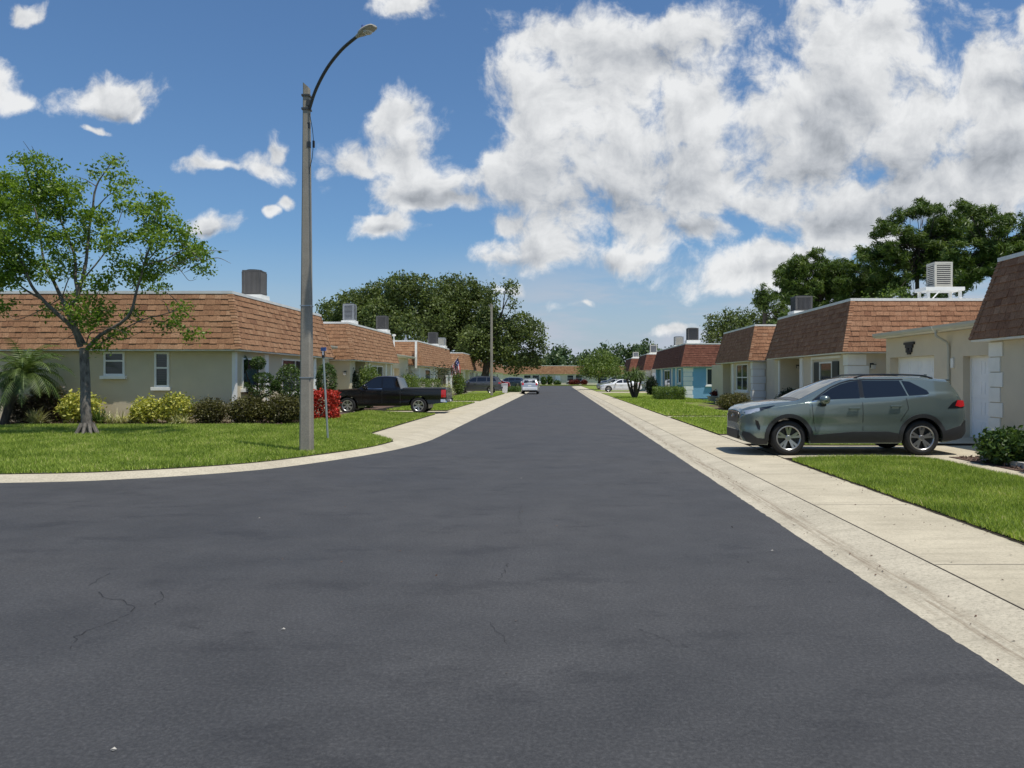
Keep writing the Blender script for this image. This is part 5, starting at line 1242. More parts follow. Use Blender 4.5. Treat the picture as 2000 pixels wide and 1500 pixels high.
# ---- right: pines and oak behind the houses
PG = 'dark pines behind the right row of houses'
def pine(label, base, top, L, Y, seed, **k):
    rs = np.random.RandomState(seed); bl = []
    for (x, y, r, q, d) in L:
        n = max(4, int((r*(q or r)/169)*1.55))
        for i in range(n):
            a = rs.uniform(0, 2*np.pi); t = rs.uniform(.1, .92)**.5; dy = rs.uniform(-1, 1)*r*Y/F*.9
            bl.append(px_blob(x+math.cos(a)*t*r, y+math.sin(a)*t*(q or r), rs.uniform(11, 17), Y, dy, ry=rs.uniform(8, 12), d=d))
    return tree('pine_tree', label, PG, base, top, bl, 'leaf_pine', 'bark_dark', .26, 11, 30, .17, aspect=.17, tr=(.30, .15), seed=seed, shell=.3, up=.9, **k)
Yp = 72
def bb(px, Y): p = at(px, 760, Y); return (p.x, Y, 0)
pine('tallest pine with a broad domed crown behind the roof stand on the right', bb(1790, Yp), tuple(at(1792, 470, Yp)), [(1795,432,55,42,1),(1745,470,45,40,1),(1840,460,50,45,1),(1715,500,26,24,.9),(1700,492,16,14,.9),(1785,490,60,35,.8),(1870,440,30,45,1),(1820,520,50,30,.9),(1860,530,50,40,1),(1740,520,50,35,.9),(1800,560,90,25,.8)], Yp, 61)
pine('right hand pine running out of the picture above the nearest right roof', bb(1935, 66), tuple(at(1940, 480, 66)), [(1925,450,45,38,1),(1985,455,45,38,1),(1960,500,60,35,.9),(1900,500,40,35,.9),(1935,545,70,30,1),(1890,500,45,50,1),(1975,520,50,40,1),(2060,470,50,50,1),(1880,410,12,14,1),(1925,420,14,14,1)], 66, 62)
pine('lower rounded pine left of the tall one on the right', bb(1605, 78), tuple(at(1605, 540, 78)), [(1600,525,50,32,1),(1560,550,42,38,1),(1640,550,45,40,1),(1600,580,65,30,1),(1580,560,60,45,.8),(1640,590,50,25,.9),(1530,570,20,22,.9)], 78, 63)
pine('small pine between the rounded pine and the tall one', bb(1700, 76), tuple(at(1700, 540, 76)), [(1690,530,42,35,1),(1730,545,40,35,1),(1665,565,40,25,.9),(1710,572,40,20,.8)], 76, 64)
pine('thin young pine at the left end of the right hand trees', bb(1493, 74), tuple(at(1493, 590, 74)), [(1492,575,11,12,1),(1489,592,10,9,.8),(1510,600,18,20,.8),(1505,625,24,16,.9)], 74, 65)
oak('dark round oak behind the third right house', bb(1445, 100), tuple(at(1445, 690, 100)), [(1395,632,18,0,1),(1420,620,16,0,1),(1450,617,16,0,1),(1480,625,20,0,1),(1400,655,26,0,1),(1440,650,34,0,1),(1490,650,34,0,1),(1520,640,24,0,1)], 100, 66, group='oaks behind the right row of houses')
oak('lime tinted bushy tree peeping over the second right roof', bb(1745, 52), tuple(at(1745, 600, 52)), [(1705,590,22,0,1),(1740,584,24,0,1),(1775,590,20,0,1)], 52, 67, leaf=.11, per=9, group=None, mat='leaf_lime', name='garden_tree', tr=(.15, .1))
oak('lime green round tree with pale stems at the far right kerb', bb(1170, 104), tuple(at(1171, 730, 104)), [(1172,705,24,18,1),(1150,716,22,18,1),(1196,716,22,18,1),(1172,722,36,15,1),(1140,728,14,9,.9),(1206,732,13,10,.9),(1185,697,12,8,1)], 104, 68, leaf=.13, per=9, group=None, mat='leaf_lime', name='garden_tree', tr=(.22, .16))
# far tree line, one crown after another
FG = 'far trees beyond the end of the street'
rs = np.random.RandomState(9)
far = [(1010,696,26,228),(1045,700,24,224),(1078,690,18,205),(1100,682,17,215),(1122,686,17,208),(1150,682,19,220),(1178,682,17,210),(1205,678,17,225),(1232,677,16,212),(1258,672,16,220),(1285,674,16,214),(1312,676,18,222),(1340,684,22,216),(985,700,24,220),(950,700,28,226),(1375,690,26,220),(1420,688,30,224)]
for i, (px, py, r, Y) in enumerate(far):
    p = at(px, 760, Y); p.z = 0
    bl = [px_blob(px+rs.uniform(-r*.7, r*.7), py+rs.uniform(-2, 26)+(4 if j < 2 else 10), r*rs.uniform(.45, .75), Y, rs.uniform(-2, 2)) for j in range(7)]
    bl.append(px_blob(px, 725, r*1.1, Y, 0, ry=18))
    tree('far_tree', 'far dark tree on the skyline, number %d along' % (i+1) if False else FAR_LABELS[i] if 'FAR_LABELS' in globals() else 'dark tree in the far tree line beyond the end of the street', FG, tuple(p), tuple(at(px, 700, Y)), bl, 'leaf_far', 'bark_dark', .6, .26, 14, .8, tr=(.35, .2), seed=100+i, shell=.4)
# ---- shrubs
def shrub(name, label, cx, cy, z0, rx, ry, h, mat, leaf=.03, n=700, k=6, seed=1, cat='shrub', group=None, box=False, spread=.05, stems=True, mix2=None, org=None):
    rs = np.random.RandomState(seed); t = thing(name, label, cat, (cx, cy, z0), group); n = int(n*1.9)
    if box: q = rs.uniform(-1, 1, (n, 3)); ax = rs.randint(0, 3, n); q[np.arange(n), ax] = np.sign(q[np.arange(n), ax])*rs.uniform(.8, 1.03, n)
    else: q = unit(rs.normal(size=(n, 3)))*(rs.uniform(.25, 1, n)**.4)[:, None]; q *= (1+.16*np.array([mnoise.noise(Vector(v)*2.2+Vector((seed, 0, 0))) for v in q]))[:, None]
    q = q*np.array([rx, ry, h/2])+np.array([cx, cy, z0+h/2+.01]); q = q[q[:, 2] > z0]
    c = np.clip(rs.normal(.45, .2, len(q)), 0, 1); P = np.repeat(q, k, 0)+rs.normal(size=(len(q)*k, 3))*spread; P[:, 2] = np.maximum(P[:, 2], z0+.01)
    leaves('foliage', P, leaf, np.repeat(c, k)+rs.normal(0, .12, len(P)), M[mat], t, rs, .5)
    if stems:
        mb = MB()
        for i in range(7):
            a = rs.uniform(0, 6.28); mb.tube([(cx+math.cos(a)*rx*.15, cy+math.sin(a)*ry*.15, z0-.03), (cx+math.cos(a)*rx*.35, cy+math.sin(a)*ry*.35, z0+h*.4), (cx+math.cos(a)*rx*.6, cy+math.sin(a)*ry*.6, z0+h*.75)], [.016, .011, .004], 5)
        mb.build('stems', M['bark_dark'], t)
    return t
def blades(mb, cx, cy, z0, n, L, w, rr, droop=.6, spread=1.0, seg=5, up=.5):
    for i in range(n):
        a = rr.uniform(0, 2*math.pi); ln = L*rr.uniform(.65, 1.1); el = rr.uniform(up, 1.45); d = Vector((math.cos(a)*math.cos(el)*spread, math.sin(a)*math.cos(el)*spread, math.sin(el))).normalized()
        p = Vector((cx+math.cos(a)*.03, cy+math.sin(a)*.03, z0)); s = Vector((-math.sin(a), math.cos(a), 0)); prev = None; c = rr.random(); ww = w*rr.uniform(.7, 1.2)
        for k in range(seg+1):
            t = k/seg; wk = ww*(1-t**2.2)*.5*(.5+min(1, t*3)*.5); A, B = p-s*wk, p+s*wk
            if prev: mb.face([prev[0], prev[1], B, A], 0, min(1, max(0, c*.7+t*.3)))
            prev = (A, B); p = p+d*ln/seg; d = (d+Vector((0, 0, -droop/seg*(1+t*1.5)))).normalized(); p.z = max(p.z, z0+.02)
def spiky(name, label, cx, cy, z0, n, L, w, mat, seed=1, cat='plant', group=None, heads=1, rad=.0, **k):
    rr = random.Random(seed); mb = MB()
    for h in range(heads): a = rr.uniform(0, 6.28); blades(mb, cx+math.cos(a)*rad*rr.random(), cy+math.sin(a)*rad*.5*rr.random(), z0, n//heads, L, w, rr, **k)
    return tag(mb.build(name, M[mat], attr=True), label, cat, group)
def bx(px, Y): return (px-VX)/F*Y
bedG = 'shrubs in the bed before the nearest left house'
YB = 23.35; zb = .25
def sh(px0, px1, Y, py_top, **k):
    x0, x1 = bx(px0, Y), bx(px1, Y); h = CH+(VY-py_top)/F*Y-k.get('z0', zb); z0 = k.pop('z0', zb)
    ry = k.pop('ry', (x1-x0)/2*.8)
    return shrub(k.pop('name', 'shrub'), k.pop('label'), (x0+x1)/2, Y, z0, (x1-x0)/2, ry, h, k.pop('mat'), **k)
sh(118, 192, 23.4, 768, label='yellow green croton shrub right behind the tree trunk', mat='leaf_croton', leaf=.06, n=170, k=7, spread=.08, seed=1, group=bedG, ry=.45)
sh(258, 318, 23.35, 782, label='left half of the bright yellow croton clump', mat='leaf_croton', leaf=.055, n=150, k=7, spread=.08, seed=2, group=bedG, ry=.4)
sh(310, 375, 23.45, 772, label='taller right half of the bright yellow croton clump', mat='leaf_croton', leaf=.055, n=170, k=7, spread=.08, seed=3, group=bedG, ry=.4)
sh(380, 442, 23.4, 782, label='low grey green bush just left of the house corner', mat='leaf_olive', leaf=.035, n=350, k=7, spread=.07, seed=4, group=bedG, ry=.4)
sh(448, 520, 23.5, 778, label='dark olive bush right in front of the house corner', mat='leaf_olive', leaf=.04, n=420, k=7, spread=.08, seed=5, group=bedG, ry=.5)
sh(510, 592, 23.6, 776, label='broad olive brown bush left of the lamp post foot', mat='leaf_olive', leaf=.04, n=480, k=7, spread=.08, seed=6, group=bedG, ry=.5)
sh(60, 130, 23.9, 758, label='dry brown feathery bush behind the striped grass', mat='leaf_brown', leaf=.05, n=260, k=6, spread=.09, seed=7, group=bedG, ry=.3)
sh(20, 62, 23.8, 775, label='small brown bush beside the palm stem', mat='leaf_brown', leaf=.05, n=150, k=6, spread=.08, seed=8, group=bedG, ry=.3)
sg = 'striped grassy plants in the left bed'
for (px, Y, L, n, lb) in ((76, 23.1, .62, 150, 'large cream striped grass tuft left of the tree'), (228, 23.2, .50, 90, 'thin striped grass tuft between the tree and the yellow croton'), (250, 23.25, .44, 70, 'small striped tuft touching the left side of the yellow croton'), (350, 23.0, .42, 110, 'striped tuft at the foot of the yellow croton')):
    spiky('striped_grass', lb, bx(px, Y), Y, zb, n, L, .035, 'leaf_striped', int(px), group=sg, droop=.9, heads=3, rad=.25)
spiky('cycad', 'dark green spiky plant just right of the tree trunk', bx(196, 23.2), 23.2, zb, 70, .55, .06, 'leaf_shrub', 12, droop=.5)
# pygmy palm at the left edge
pm = thing('palm', 'small feather palm with drooping fronds at the left edge of the picture', 'palm', (bx(8, 22.9), 22.9, zb))
mb = MB(); c0 = Vector((bx(8, 22.9), 22.9, zb)); c1 = Vector((bx(46, 22.9), 22.9, 1.70)); limb(mb, [c0, c0.lerp(c1, .5)+Vector((-.05, 0, .1)), c1], .12, .10, 9, .02); mb.build('trunk', M['bark_dark'], pm, smooth=True)
mb = MB(); rr = random.Random(3)
for i in range(72):
    a = rr.uniform(0, 2*math.pi); el = rr.uniform(-.1, 1.35); d = Vector((math.cos(a)*math.cos(el), math.sin(a)*math.cos(el), math.sin(el))); p = c1.copy(); ln = rr.uniform(1.2, 1.75); seg = 22; c = rr.random()
    prev = p.copy()
    for k in range(seg):
        t = k/seg; q = p+d*ln/seg; s = Vector((-d.y, d.x, 0)).normalized(); nrm = s.cross(d).normalized()
        w_ = .008; mb.face([p-s*w_, p+s*w_, q+s*w_, q-s*w_], 0, .8)
        lf = .30*math.sin(math.pi*min(1, .12+t*.92))**.7
        for sg_ in (-1, 1):
            e = p+(s*sg_*.8+d*.55-Vector((0, 0, .28+rr.uniform(0, .25))))*lf; mb.face([p-d*.02, p+d*.02, e], 0, min(1, max(0, c*.6+rr.uniform(0, .4))))
        p = q; d = (d+Vector((0, 0, -.085-.05*t))).normalized()
mb.build('fronds', M['leaf_palm'], pm, attr=True)
# topiary with pom poms at the house corner
tp = thing('topiary', 'dark topiary with clipped pom poms at the corner of the nearest left house', 'topiary', (bx(505, 25.0), 25.0, zb))
mb = MB(); Yt = 25.0
PP = [(474,710,10,17),(504,709,15,13),(476,756,18,11),(514,738,20,11),(512,764,24,14),(538,753,9,11)]
for (px, py, rx, rz) in PP: limb(mb, [(bx(505, Yt), Yt, zb), (bx(503, Yt), Yt, .8), tuple(at(px, py+4, Yt))], .04, .02, 6, .02)
mb.build('stem', M['bark_dark'], tp)
rs = np.random.RandomState(5)
for (px, py, rx, rz) in PP:
    p = at(px, py, Yt); s = Yt/F; n = 1000; q = unit(rs.normal(size=(n, 3)))*rs.uniform(.7, 1.05, n)[:, None]*np.array([rx*s, rx*s*.9, rz*s])+np.array(p)
    leaves('pom_pom', q, .032, rs.normal(.40, .22, n), M['leaf_shrub'], tp, rs, .6)
def dome(label, px, Y, rpx, py_top, py_bot, seed, mat='leaf_shrub', n=2600, leaf=.038, group='clipped dome shrubs along the left house'):
    s = Y/F; z1 = CH+(VY-py_top)*s; z0 = max(.2, CH+(VY-py_bot)*s); rs = np.random.RandomState(seed); x = bx(px, Y); t = thing('dome_shrub', label, 'shrub', (x, Y, z0), group)
    q = unit(rs.normal(size=(n, 3)))*rs.uniform(.72, 1.04, n)[:, None]; q[:, 2] = np.sign(q[:, 2])*np.abs(q[:, 2])**.85
    q = q*np.array([rpx*s, rpx*s, (z1-z0)/2])+np.array([x, Y, (z0+z1)/2]); leaves('foliage', q, leaf, rs.normal(.42, .22, n), M[mat], t, rs, .5)
    mb = MB(); mb.tube([(x, Y, zb-.1), (x, Y, (z0+z1)/2)], [.05, .03], 7); mb.build('stem', M['bark_dark'], t)
dome('clipped dark dome shrub left of the street lamp pole', 566, 25.6, 26, 711, 786, 1)
dome('clipped dome shrub above the red flowers, right of the lamp pole', 638, 28.0, 20, 709, 775, 2)
sh(609, 655, 26.9, 767, label='upright bush with bright red leaves beside the lamp pole', mat='leaf_red', leaf=.045, n=420, k=7, spread=.05, seed=21, box=True, ry=.4, z0=.12)
sh(560, 608, 26.0, 772, label='dark green filler bush behind the olive bush and the lamp pole', mat='leaf_shrub', leaf=.04, n=300, k=6, spread=.06, seed=22, z0=.2, ry=.4)
# second and third left houses
lg = 'bushes along the fronts of the far left houses'
sh(695, 745, 39.2, 716, label='bright green bush over the pickup cab by the second left house', mat='leaf_lime', leaf=.05, n=450, k=6, spread=.08, seed=31, z0=.1, ry=.7, group=lg)
sh(684, 700, 38.3, 722, label='dark narrow bush against the second left house corner', mat='leaf_dark', leaf=.05, n=220, k=6, spread=.06, seed=32, z0=.1, ry=.3, group=lg)
sh(778, 816, 52.8, 732, label='yellow green spiky looking bush by the white downpipe', mat='leaf_lime', leaf=.06, n=300, k=6, spread=.12, seed=33, z0=.1, ry=.8, group=lg)
sh(812, 836, 55.6, 741, label='lime hedge bush under the window of the third left house, nearer piece', mat='leaf_lime', leaf=.05, n=300, k=6, spread=.07, seed=34, z0=.1, ry=1.0, box=True, group=lg)
sh(834, 856, 60.5, 742, label='lime hedge bush of the third left house, farther piece', mat='leaf_lime', leaf=.05, n=300, k=6, spread=.07, seed=35, z0=.1, ry=1.4, box=True, group=lg)
oak('small dark tree with a drooping crown before the third left porch', bb(868, 60), tuple(at(868, 735, 60)), [(866,722,15,9,1),(852,728,12,8,1),(880,728,11,8,1),(862,745,11,10,.7)], 60, 71, leaf=.08, per=16, group=None, mat='leaf_dark', name='garden_tree', tr=(.08, .05))
sh(860, 886, 58.5, 752, label='flowering pale bush at the foot of the small dark tree', mat='leaf_striped', leaf=.05, n=120, k=6, spread=.12, seed=36, z0=.1, ry=.7, group=lg)
sh(884, 906, 70.5, 728, label='rounded green bush behind the dark grey SUV bonnet', mat='leaf_lime', leaf=.07, n=300, k=6, spread=.12, seed=37, z0=.1, ry=1.0, group=lg)
for px, lb in ((873, 'slim white garden post nearer the black pickup'), (881, 'slim white garden post nearer the dark grey SUV')):
    mb = MB(); x = bx(px, 59.5); mb.box(x-.07, x+.07, 59.43, 59.57, .1, 1.75); mb.box(x-.10, x+.10, 59.40, 59.60, 1.75, 1.83); tag(mb.build('garden_post', M['trim_white'], bevel=.01), lb, 'post', 'white garden posts')
sh(994, 1015, 86, 758, label='low dark hedge beside the silver hatchback at the kerb', mat='leaf_shrub', leaf=.07, n=250, k=6, spread=.1, seed=38, z0=.1, ry=2, box=True)
# right side bushes
rg = 'bushes along the fronts of the right houses'
sh(1404, 1462, 37.5, 772, label='olive green bush in front of the third right house window', mat='leaf_olive', leaf=.045, n=600, k=7, spread=.08, seed=41, z0=.1, ry=1.5, group=rg)
sh(1282, 1330, 55, 758, label='clipped hedge in front of the blue house', mat='leaf_lime', leaf=.05, n=750, k=7, spread=.07, seed=42, z0=.1, ry=1.8, box=True, group=rg)
sh(1262, 1282, 70, 736, label='dark tall bush at the far corner of the blue house', mat='leaf_dark', leaf=.07, n=300, k=6, spread=.1, seed=43, z0=.1, ry=.8, group=rg)
sh(1518, 1570, 32.5, 762, label='dark bush by the recessed porch behind the green car bonnet', mat='leaf_dark', leaf=.045, n=420, k=6, spread=.07, seed=44, z0=.1, ry=.8, group=rg)
sh(1925, 2030, 13.7, 848, label='dark leafy bush inside the brick edging at the right border', mat='leaf_shrub', leaf=.05, n=420, k=8, spread=.07, seed=45, z0=.12, ry=.55, group=rg)
sh(2035, 2150, 12.2, 850, label='dark leafy bush just outside the right border of the picture', mat='leaf_shrub', leaf=.05, n=420, k=8, spread=.07, seed=46, z0=.12, ry=.6, group=rg)
pl = MB(); Yq = 50; x0, x1 = bx(1386, Yq), bx(1409, Yq); z1 = CH+(VY-776)/F*Yq; pl.hexa([(x0+.08, Yq, .05), (x1-.08, Yq, .05), (x1-.08, Yq+.7, .05), (x0+.08, Yq+.7, .05), (x0, Yq-.05, z1), (x1, Yq-.05, z1), (x1, Yq+.75, z1), (x0, Yq+.75, z1)]); pl.box(x0-.04, x1+.04, Yq-.09, Yq+.79, z1+.001, z1+.08)
tag(pl.build('planter', M['planter'], bevel=.015), 'square stone planter beside the bush near the blue wall', 'planter')
sh(1389, 1408, 50.35, 765, label='dark plant growing in the square stone planter', mat='leaf_redhedge', leaf=.05, n=120, k=6, spread=.06, seed=47, z0=z1+.07, ry=.3, stems=False)
# drooping yucca-like palm on the right lawn
Yc = 58.5; yc = thing('ponytail_palm', 'small forked palm with drooping leaves on the right lawn before the blue house', 'palm', (bx(1240, Yc), Yc, .1))
mb = MB(); heads = []
for (px, py, dy) in ((1224,740,-.2), (1240,733,.2), (1252,741,0), (1232,743,.5), (1244,745,-.5)):
    e = at(px, py, Yc+dy); heads.append(e); limb(mb, [(bx(1240, Yc), Yc, .0), (bx(1240+(px-1240)*.5, Yc), Yc+dy*.4, .55), tuple(e)], .11, .07, 7, .02)
mb.build('trunk', M['bark_dark'], yc, smooth=True)
mb = MB(); rr = random.Random(8)
for e in heads: blades(mb, e.x, e.y, e.z, 240, 1.15, .05, rr, droop=2.3, up=.0, seg=6)
mb.build('leaves', M['leaf_palm'], yc, attr=True)
sh(1000, 1012, 158, 741, label='bush below the left windows of the far end house', mat='leaf_shrub', leaf=.12, n=100, k=6, spread=.15, seed=48, z0=.1, ry=1) if False else None
eg = 'bushes along the front of the far end house'
for i, (p0, p1, pt, mat, lb) in enumerate(((1110,1134,743,'leaf_redhedge','dark red hedge under the right windows of the far end house'), (1136,1146,743,'leaf_redhedge','short piece of dark red hedge right of the long one'), (1070,1078,735,'leaf_shrub','round dark bush beside the far front door'), (1058,1066,737,'leaf_shrub','small dark bush near the far left windows'), (1083,1094,744,'leaf_shrub','low green hedge between the far bushes'), (1028,1052,744,'leaf_shrub','wide low bush under the left windows of the far end house'))):
    sh(p0, p1, 171, pt, label=lb, mat=mat, leaf=.16, n=110, k=6, spread=.15, seed=80+i, z0=.1, ry=.6, group=eg, stems=False)
# brick edging round the right bed, each block
eg = 'grey edging blocks round the right bed'
path = catmull([(7.98, 8.0), (7.96, 11.0), (7.92, 12.8), (7.95, 14.0), (8.10, 14.62), (8.6, 14.85), (9.8, 14.88)], 30)
cur = 0; last = None; cnt = 0; proto = None
for i in range(1, len(path)):
    a, b = path[i-1], path[i]; cur += math.dist(a, b)
    if cur >= .205 and path[i][1] > 11.2:
        cur = 0; an = math.atan2(b[1]-a[1], b[0]-a[0])
        if proto is None:
            mb = MB(); mb.box(-.095, .095, -.05, .05, 0, .11); proto = mb.build('edging_block', M['edging'], bevel=.012, org=(0, 0, 0)); tag(proto, 'weathered grey block in the curved edging of the right bed', 'edging block', eg); o = proto
        else: o = proto.copy(); COL.objects.link(o)
        o.location = (b[0], b[1], .10+rr.uniform(-.008, .008)); o.rotation_euler = (0, 0, an+rr.uniform(-.06, .06)); cnt += 1
# ------------------------------------------------------------------ street furniture
def lamp_post(label, x, y, z, arm=True, H=7.58, ad=(.80, -.60), w0=.128, w1=.064, head=True):
    t = thing('street_lamp', label, 'street lamp', (x, y, z), 'concrete street lamps')
    mb = MB(); n = 12; lv = []
    for k in range(n+1):
        f = k/n; w = w0+(w1-w0)*f; c = w*.28; zz = z-.2+(H+.2)*f
        lv.append([(x+a, y+b, zz) for a, b in ((-w+c, -w), (w-c, -w), (w, -w+c), (w, w-c), (w-c, w), (-w+c, w), (-w, w-c), (-w, -w+c))])
    for k in range(n):
        for i in range(8): mb.face([lv[k][i], lv[k][(i+1) % 8], lv[k+1][(i+1) % 8], lv[k+1][i]])
    top = [Vector(p) for p in lv[-1]]; top = [p+Vector((0, 0, .10-.9*(p.x-x))) for p in top]
    for i in range(8): mb.face([lv[-1][i], lv[-1][(i+1) % 8], top[(i+1) % 8], top[i]])
    mb.face(top); mb.build('pole', M['pole_concrete'], t)
    d = Vector((ad[0], ad[1], 0))
    if arm:
        p0 = Vector((x, y, z+H-.42))+d*.09; P = [p0, p0+d*.22+Vector((0, 0, .36)), p0+d*.60+Vector((0, 0, .72)), p0+d*1.08+Vector((0, 0, .98)), p0+d*1.58+Vector((0, 0, 1.12))]
        P = catmull([tuple(p) for p in P], 6); mb = MB(); mb.tube(P, .032, 10); mb.build('arm', M['lamp_arm'], t, smooth=True)
        br = MB(); s = Vector((-d.y, d.x, 0))
        for dz in (-.40, -.12): c = Vector((x, y, z+H+dz)); br.box(c.x-.085, c.x+.085, c.y-.085, c.y+.085, c.z-.02, c.z+.02)
        for (dz, r_) in ((-.28, .04), (-.75, .025), (-1.15, .035), (-1.7, .02)): c = Vector((x, y, z+H+dz))+d*.075; br.box(c.x-r_, c.x+r_, c.y-r_, c.y+r_, c.z-.06, c.z+.06)
        br.build('bracket', M['lamp_arm'], t)
        wi = MB(); c = Vector((x, y, z+H-.5))+d*.1; wi.tube([c, c+d*.10+Vector((0, 0, -.35)), c+d*.14+Vector((0, 0, -.62)), c+d*.09+Vector((0, 0, -.95)), c+d*.01+Vector((0, 0, -1.15))], .007, 5)
        q = c+d*.14+Vector((0, 0, -.66)); wi.box(q.x-.02, q.x+.02, q.y-.02, q.y+.02, q.z-.08, q.z+.06); wi.build('cable', M['iron'], t)
        h0 = Vector(P[-1]); dn = (d+Vector((0, 0, .12))).normalized(); s = Vector((-dn.y, dn.x, 0)).normalized(); u = s.cross(dn)*-1
        if u.z < 0: u = -u
        hm = MB(); rows = []
        for (f, w, hu, hd) in ((-.04, .036, .035, .035), (.04, .05, .05, .04), (.10, .085, .07, .045), (.22, .115, .08, .05), (.36, .12, .065, .05), (.46, .10, .045, .035), (.50, .06, .02, .015)):
            c = h0+dn*f; rows.append([c+s*w*math.cos(a)+u*(hu if math.sin(a) > 0 else hd)*math.sin(a) for a in np.linspace(0, 2*math.pi, 14, endpoint=False)])
        for i in range(len(rows)-1):
            for k in range(14): hm.face([rows[i][k], rows[i][(k+1) % 14], rows[i+1][(k+1) % 14], rows[i+1][k]])
        hm.face(rows[0]); hm.face(rows[-1]); ho = hm.build('lamp_head', M['lamp_head'], t, smooth=True)
        pc = MB(); c = h0+dn*.17+u*.075; pc.lathe([(0, .075), (.035, .065), (.04, .0), (.04, -.01)], tuple(c), 'z', 12); pc.build('photocell', M['sign_blue'], ho)
        ls = MB(); c = h0+dn*.29-u*.04; ls.lathe([(.09, .01), (.08, -.02), (.05, -.04), (0, -.05)], tuple(c), 'z', 16); ls.build('lens', M['lens'], ho, smooth=True)
    else:
        br = MB(); c = Vector((x, y, z+H)); br.tube([c+Vector((-.03, 0, -.35)), c+Vector((-.24, .0, .05))], .022, 6); br.tube([c+Vector((.03, 0, -.35)), c+Vector((.30, 0, .12))], .022, 6); br.build('bracket', M['galv'], t)
    bd = MB()
    for zz in ((1.55, 3.05) if arm else ()): w = w0+(w1-w0)*zz/H+.006; bd.box(x-w, x+w, y-w, y+w, z+zz, z+zz+.022)
    if arm: bd.build('band', M['galv'], t)
    return t
lamp_post('tall concrete street lamp with a curved arm on the left corner lawn', -5.27, 16.1, hl(-5.27, 16.1)-.01)
lamp_post('far concrete pole without an arm by the left pavement, before the dark grey SUV', bx(960, 65), 65, .1, arm=False, H=7.7, w0=.115, w1=.09)
# street name sign
x0, y0 = bx(641, 19.1), 19.1; x1 = bx(631.5, 19.1); zt = CH+(VY-694)/F*19.1
sg = thing('street_sign', 'thin leaning street name sign just right of the street lamp', 'street sign', (x0, y0, hl(x0, y0)))
mb = MB(); mb.tube([(x0, y0, .0), (x1, y0, zt)], .026, 8); mb.build('post', M['sign_post'], sg, smooth=True)
bl = MB(); bl.box(x1-.10, x1+.10, y0-.42, y0+.28, zt+.03, zt+.16); o = bl.build('sign_blade', M['sign_pale'], sg)
bl = MB(); d = Vector((.45, -.89, 0)); s = Vector((.89, .45, 0))*.008; c = Vector((x1, y0, zt))
def bladebox(mb, c, d, s, a, b, z0, z1): mb.hexa([c+d*a-s+Vector((0,0,z0)), c+d*b-s+Vector((0,0,z0)), c+d*b+s+Vector((0,0,z0)), c+d*a+s+Vector((0,0,z0)), c+d*a-s+Vector((0,0,z1)), c+d*b-s+Vector((0,0,z1)), c+d*b+s+Vector((0,0,z1)), c+d*a+s+Vector((0,0,z1))])
bpy.data.objects.remove(o)
bladebox(bl, c, Vector((.25, -.97, 0)), Vector((.97, .25, 0))*.006, -.30, .30, .0, .10); bl.build('sign_blade', M['sign_pale'], sg)
bl = MB(); bladebox(bl, c, Vector((.80, -.6, 0)), Vector((.6, .8, 0))*.006, -.10, .11, .11, .20); bl.build('sign_blade', M['sign_blue'], sg)
bl = MB(); bl.box(x1-.03, x1+.03, y0-.03, y0+.03, zt-.06, zt+.11); bl.build('bracket', M['iron'], sg)
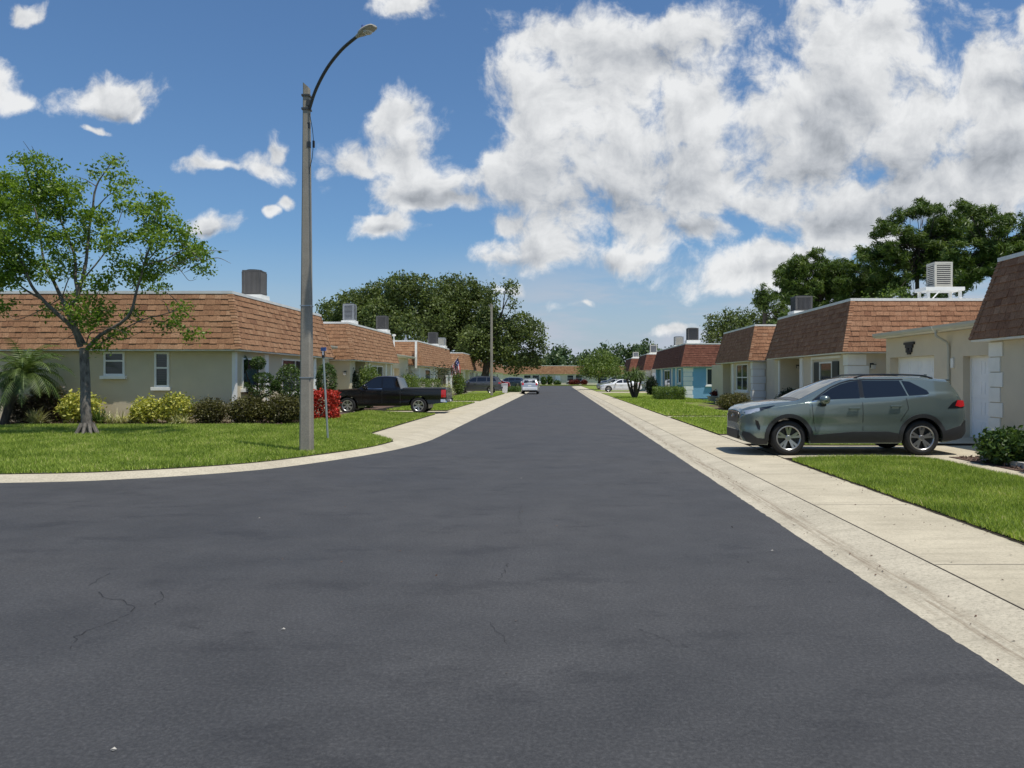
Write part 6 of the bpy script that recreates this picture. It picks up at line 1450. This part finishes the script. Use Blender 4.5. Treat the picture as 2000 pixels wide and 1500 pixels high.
# flag on the third left house
fl = thing('flag', 'striped flag with a blue starry corner hanging from a slanted house pole', 'flag', (-10.15, 70.4, 2.3))
P0 = Vector((-10.18, 70.4, 2.25)); P1 = P0+Vector((1.1, -.3, 1.35)); mb = MB(); mb.tube([P0, P1], .02, 6); mb.build('pole', M['trim_white'], fl)
mb = MB(); nu, nv = 26, 13
def fp(u, v):
    top = P1.lerp(P0, .05+.72*v*.9); L_ = 1.9*u
    return top+Vector((.30*u+.07*math.sin(v*9+u*4)*u, .08*math.sin(v*14+u*5), -L_*(.93)-.12*math.sin(v*3)))
for i in range(nu):
    for j in range(nv):
        m_ = 2 if (i < 9 and j < 6) else (0 if j % 2 == 0 else 1)
        if m_ == 2 and (i+j*2) % 4 == 1 and j % 2 == 1: m_ = 1
        mb.face([fp(i/nu, j/nv), fp((i+1)/nu, j/nv), fp((i+1)/nu, (j+1)/nv), fp(i/nu, (j+1)/nv)], m_)
mb.build('cloth', [M['flag_red'], M['flag_white'], M['flag_blue']], fl, smooth=True, split=80)
# white bin beyond the dark SUV
b = MB(); x = bx(986, 80.5); b.hexa([(x-.24, 80.2, .09), (x+.24, 80.2, .09), (x+.24, 80.8, .09), (x-.24, 80.8, .09), (x-.29, 80.15, 1.0), (x+.29, 80.15, 1.0), (x+.29, 80.85, 1.0), (x-.29, 80.85, 1.0)])
bn = thing('wheelie_bin', 'white bin standing on the pavement behind the dark grey SUV', 'bin', (x, 80.5, .09)); b.build('body', M['bin_white'], bn, bevel=.03)
b = MB(); b.box(x-.31, x+.31, 80.12, 80.9, 1.005, 1.06); b.build('lid', M['bin_white'], bn, bevel=.02)
b = MB(); b.tube([(x-.25, 80.85, .17), (x+.25, 80.85, .17)], .09, 12); b.build('wheel', M['tyre'], bn)
# small bits lying on the road
lg = 'pale dry leaves lying on the road'
for i, (px, py) in enumerate([(506, 1013), (553, 1231), (1508, 1077), (221, 1467), (1018, 935)]):
    X, Y = gp(px, py); mb = MB(); r_ = .010
    mb.face([(X-r_*1.4, Y, .006), (X, Y-r_*.6, .012), (X+r_*1.5, Y+r_*.3, .008), (X+.002, Y+r_*.7, .016)]); mb.face([(X-r_*1.4, Y, .005), (X, Y-r_*.6, .0045), (X+r_*1.5, Y+r_*.3, .005)])
    tag(mb.build('dry_leaf', M['leaf_litter']), ['pale leaf on the road nearest the left kerb', 'pale leaf near the middle left of the road', 'pale leaf near the right gutter', 'pale leaf at the bottom left of the road', 'pale leaf farthest up the road'][i], 'leaf', lg)
mb = MB(); X, Y = 4.50, 9.35
for i in range(5): mb.face([(X+rr.uniform(-.12, .15), Y+rr.uniform(-.2, .2), .125+i*.004) for _ in range(3)])
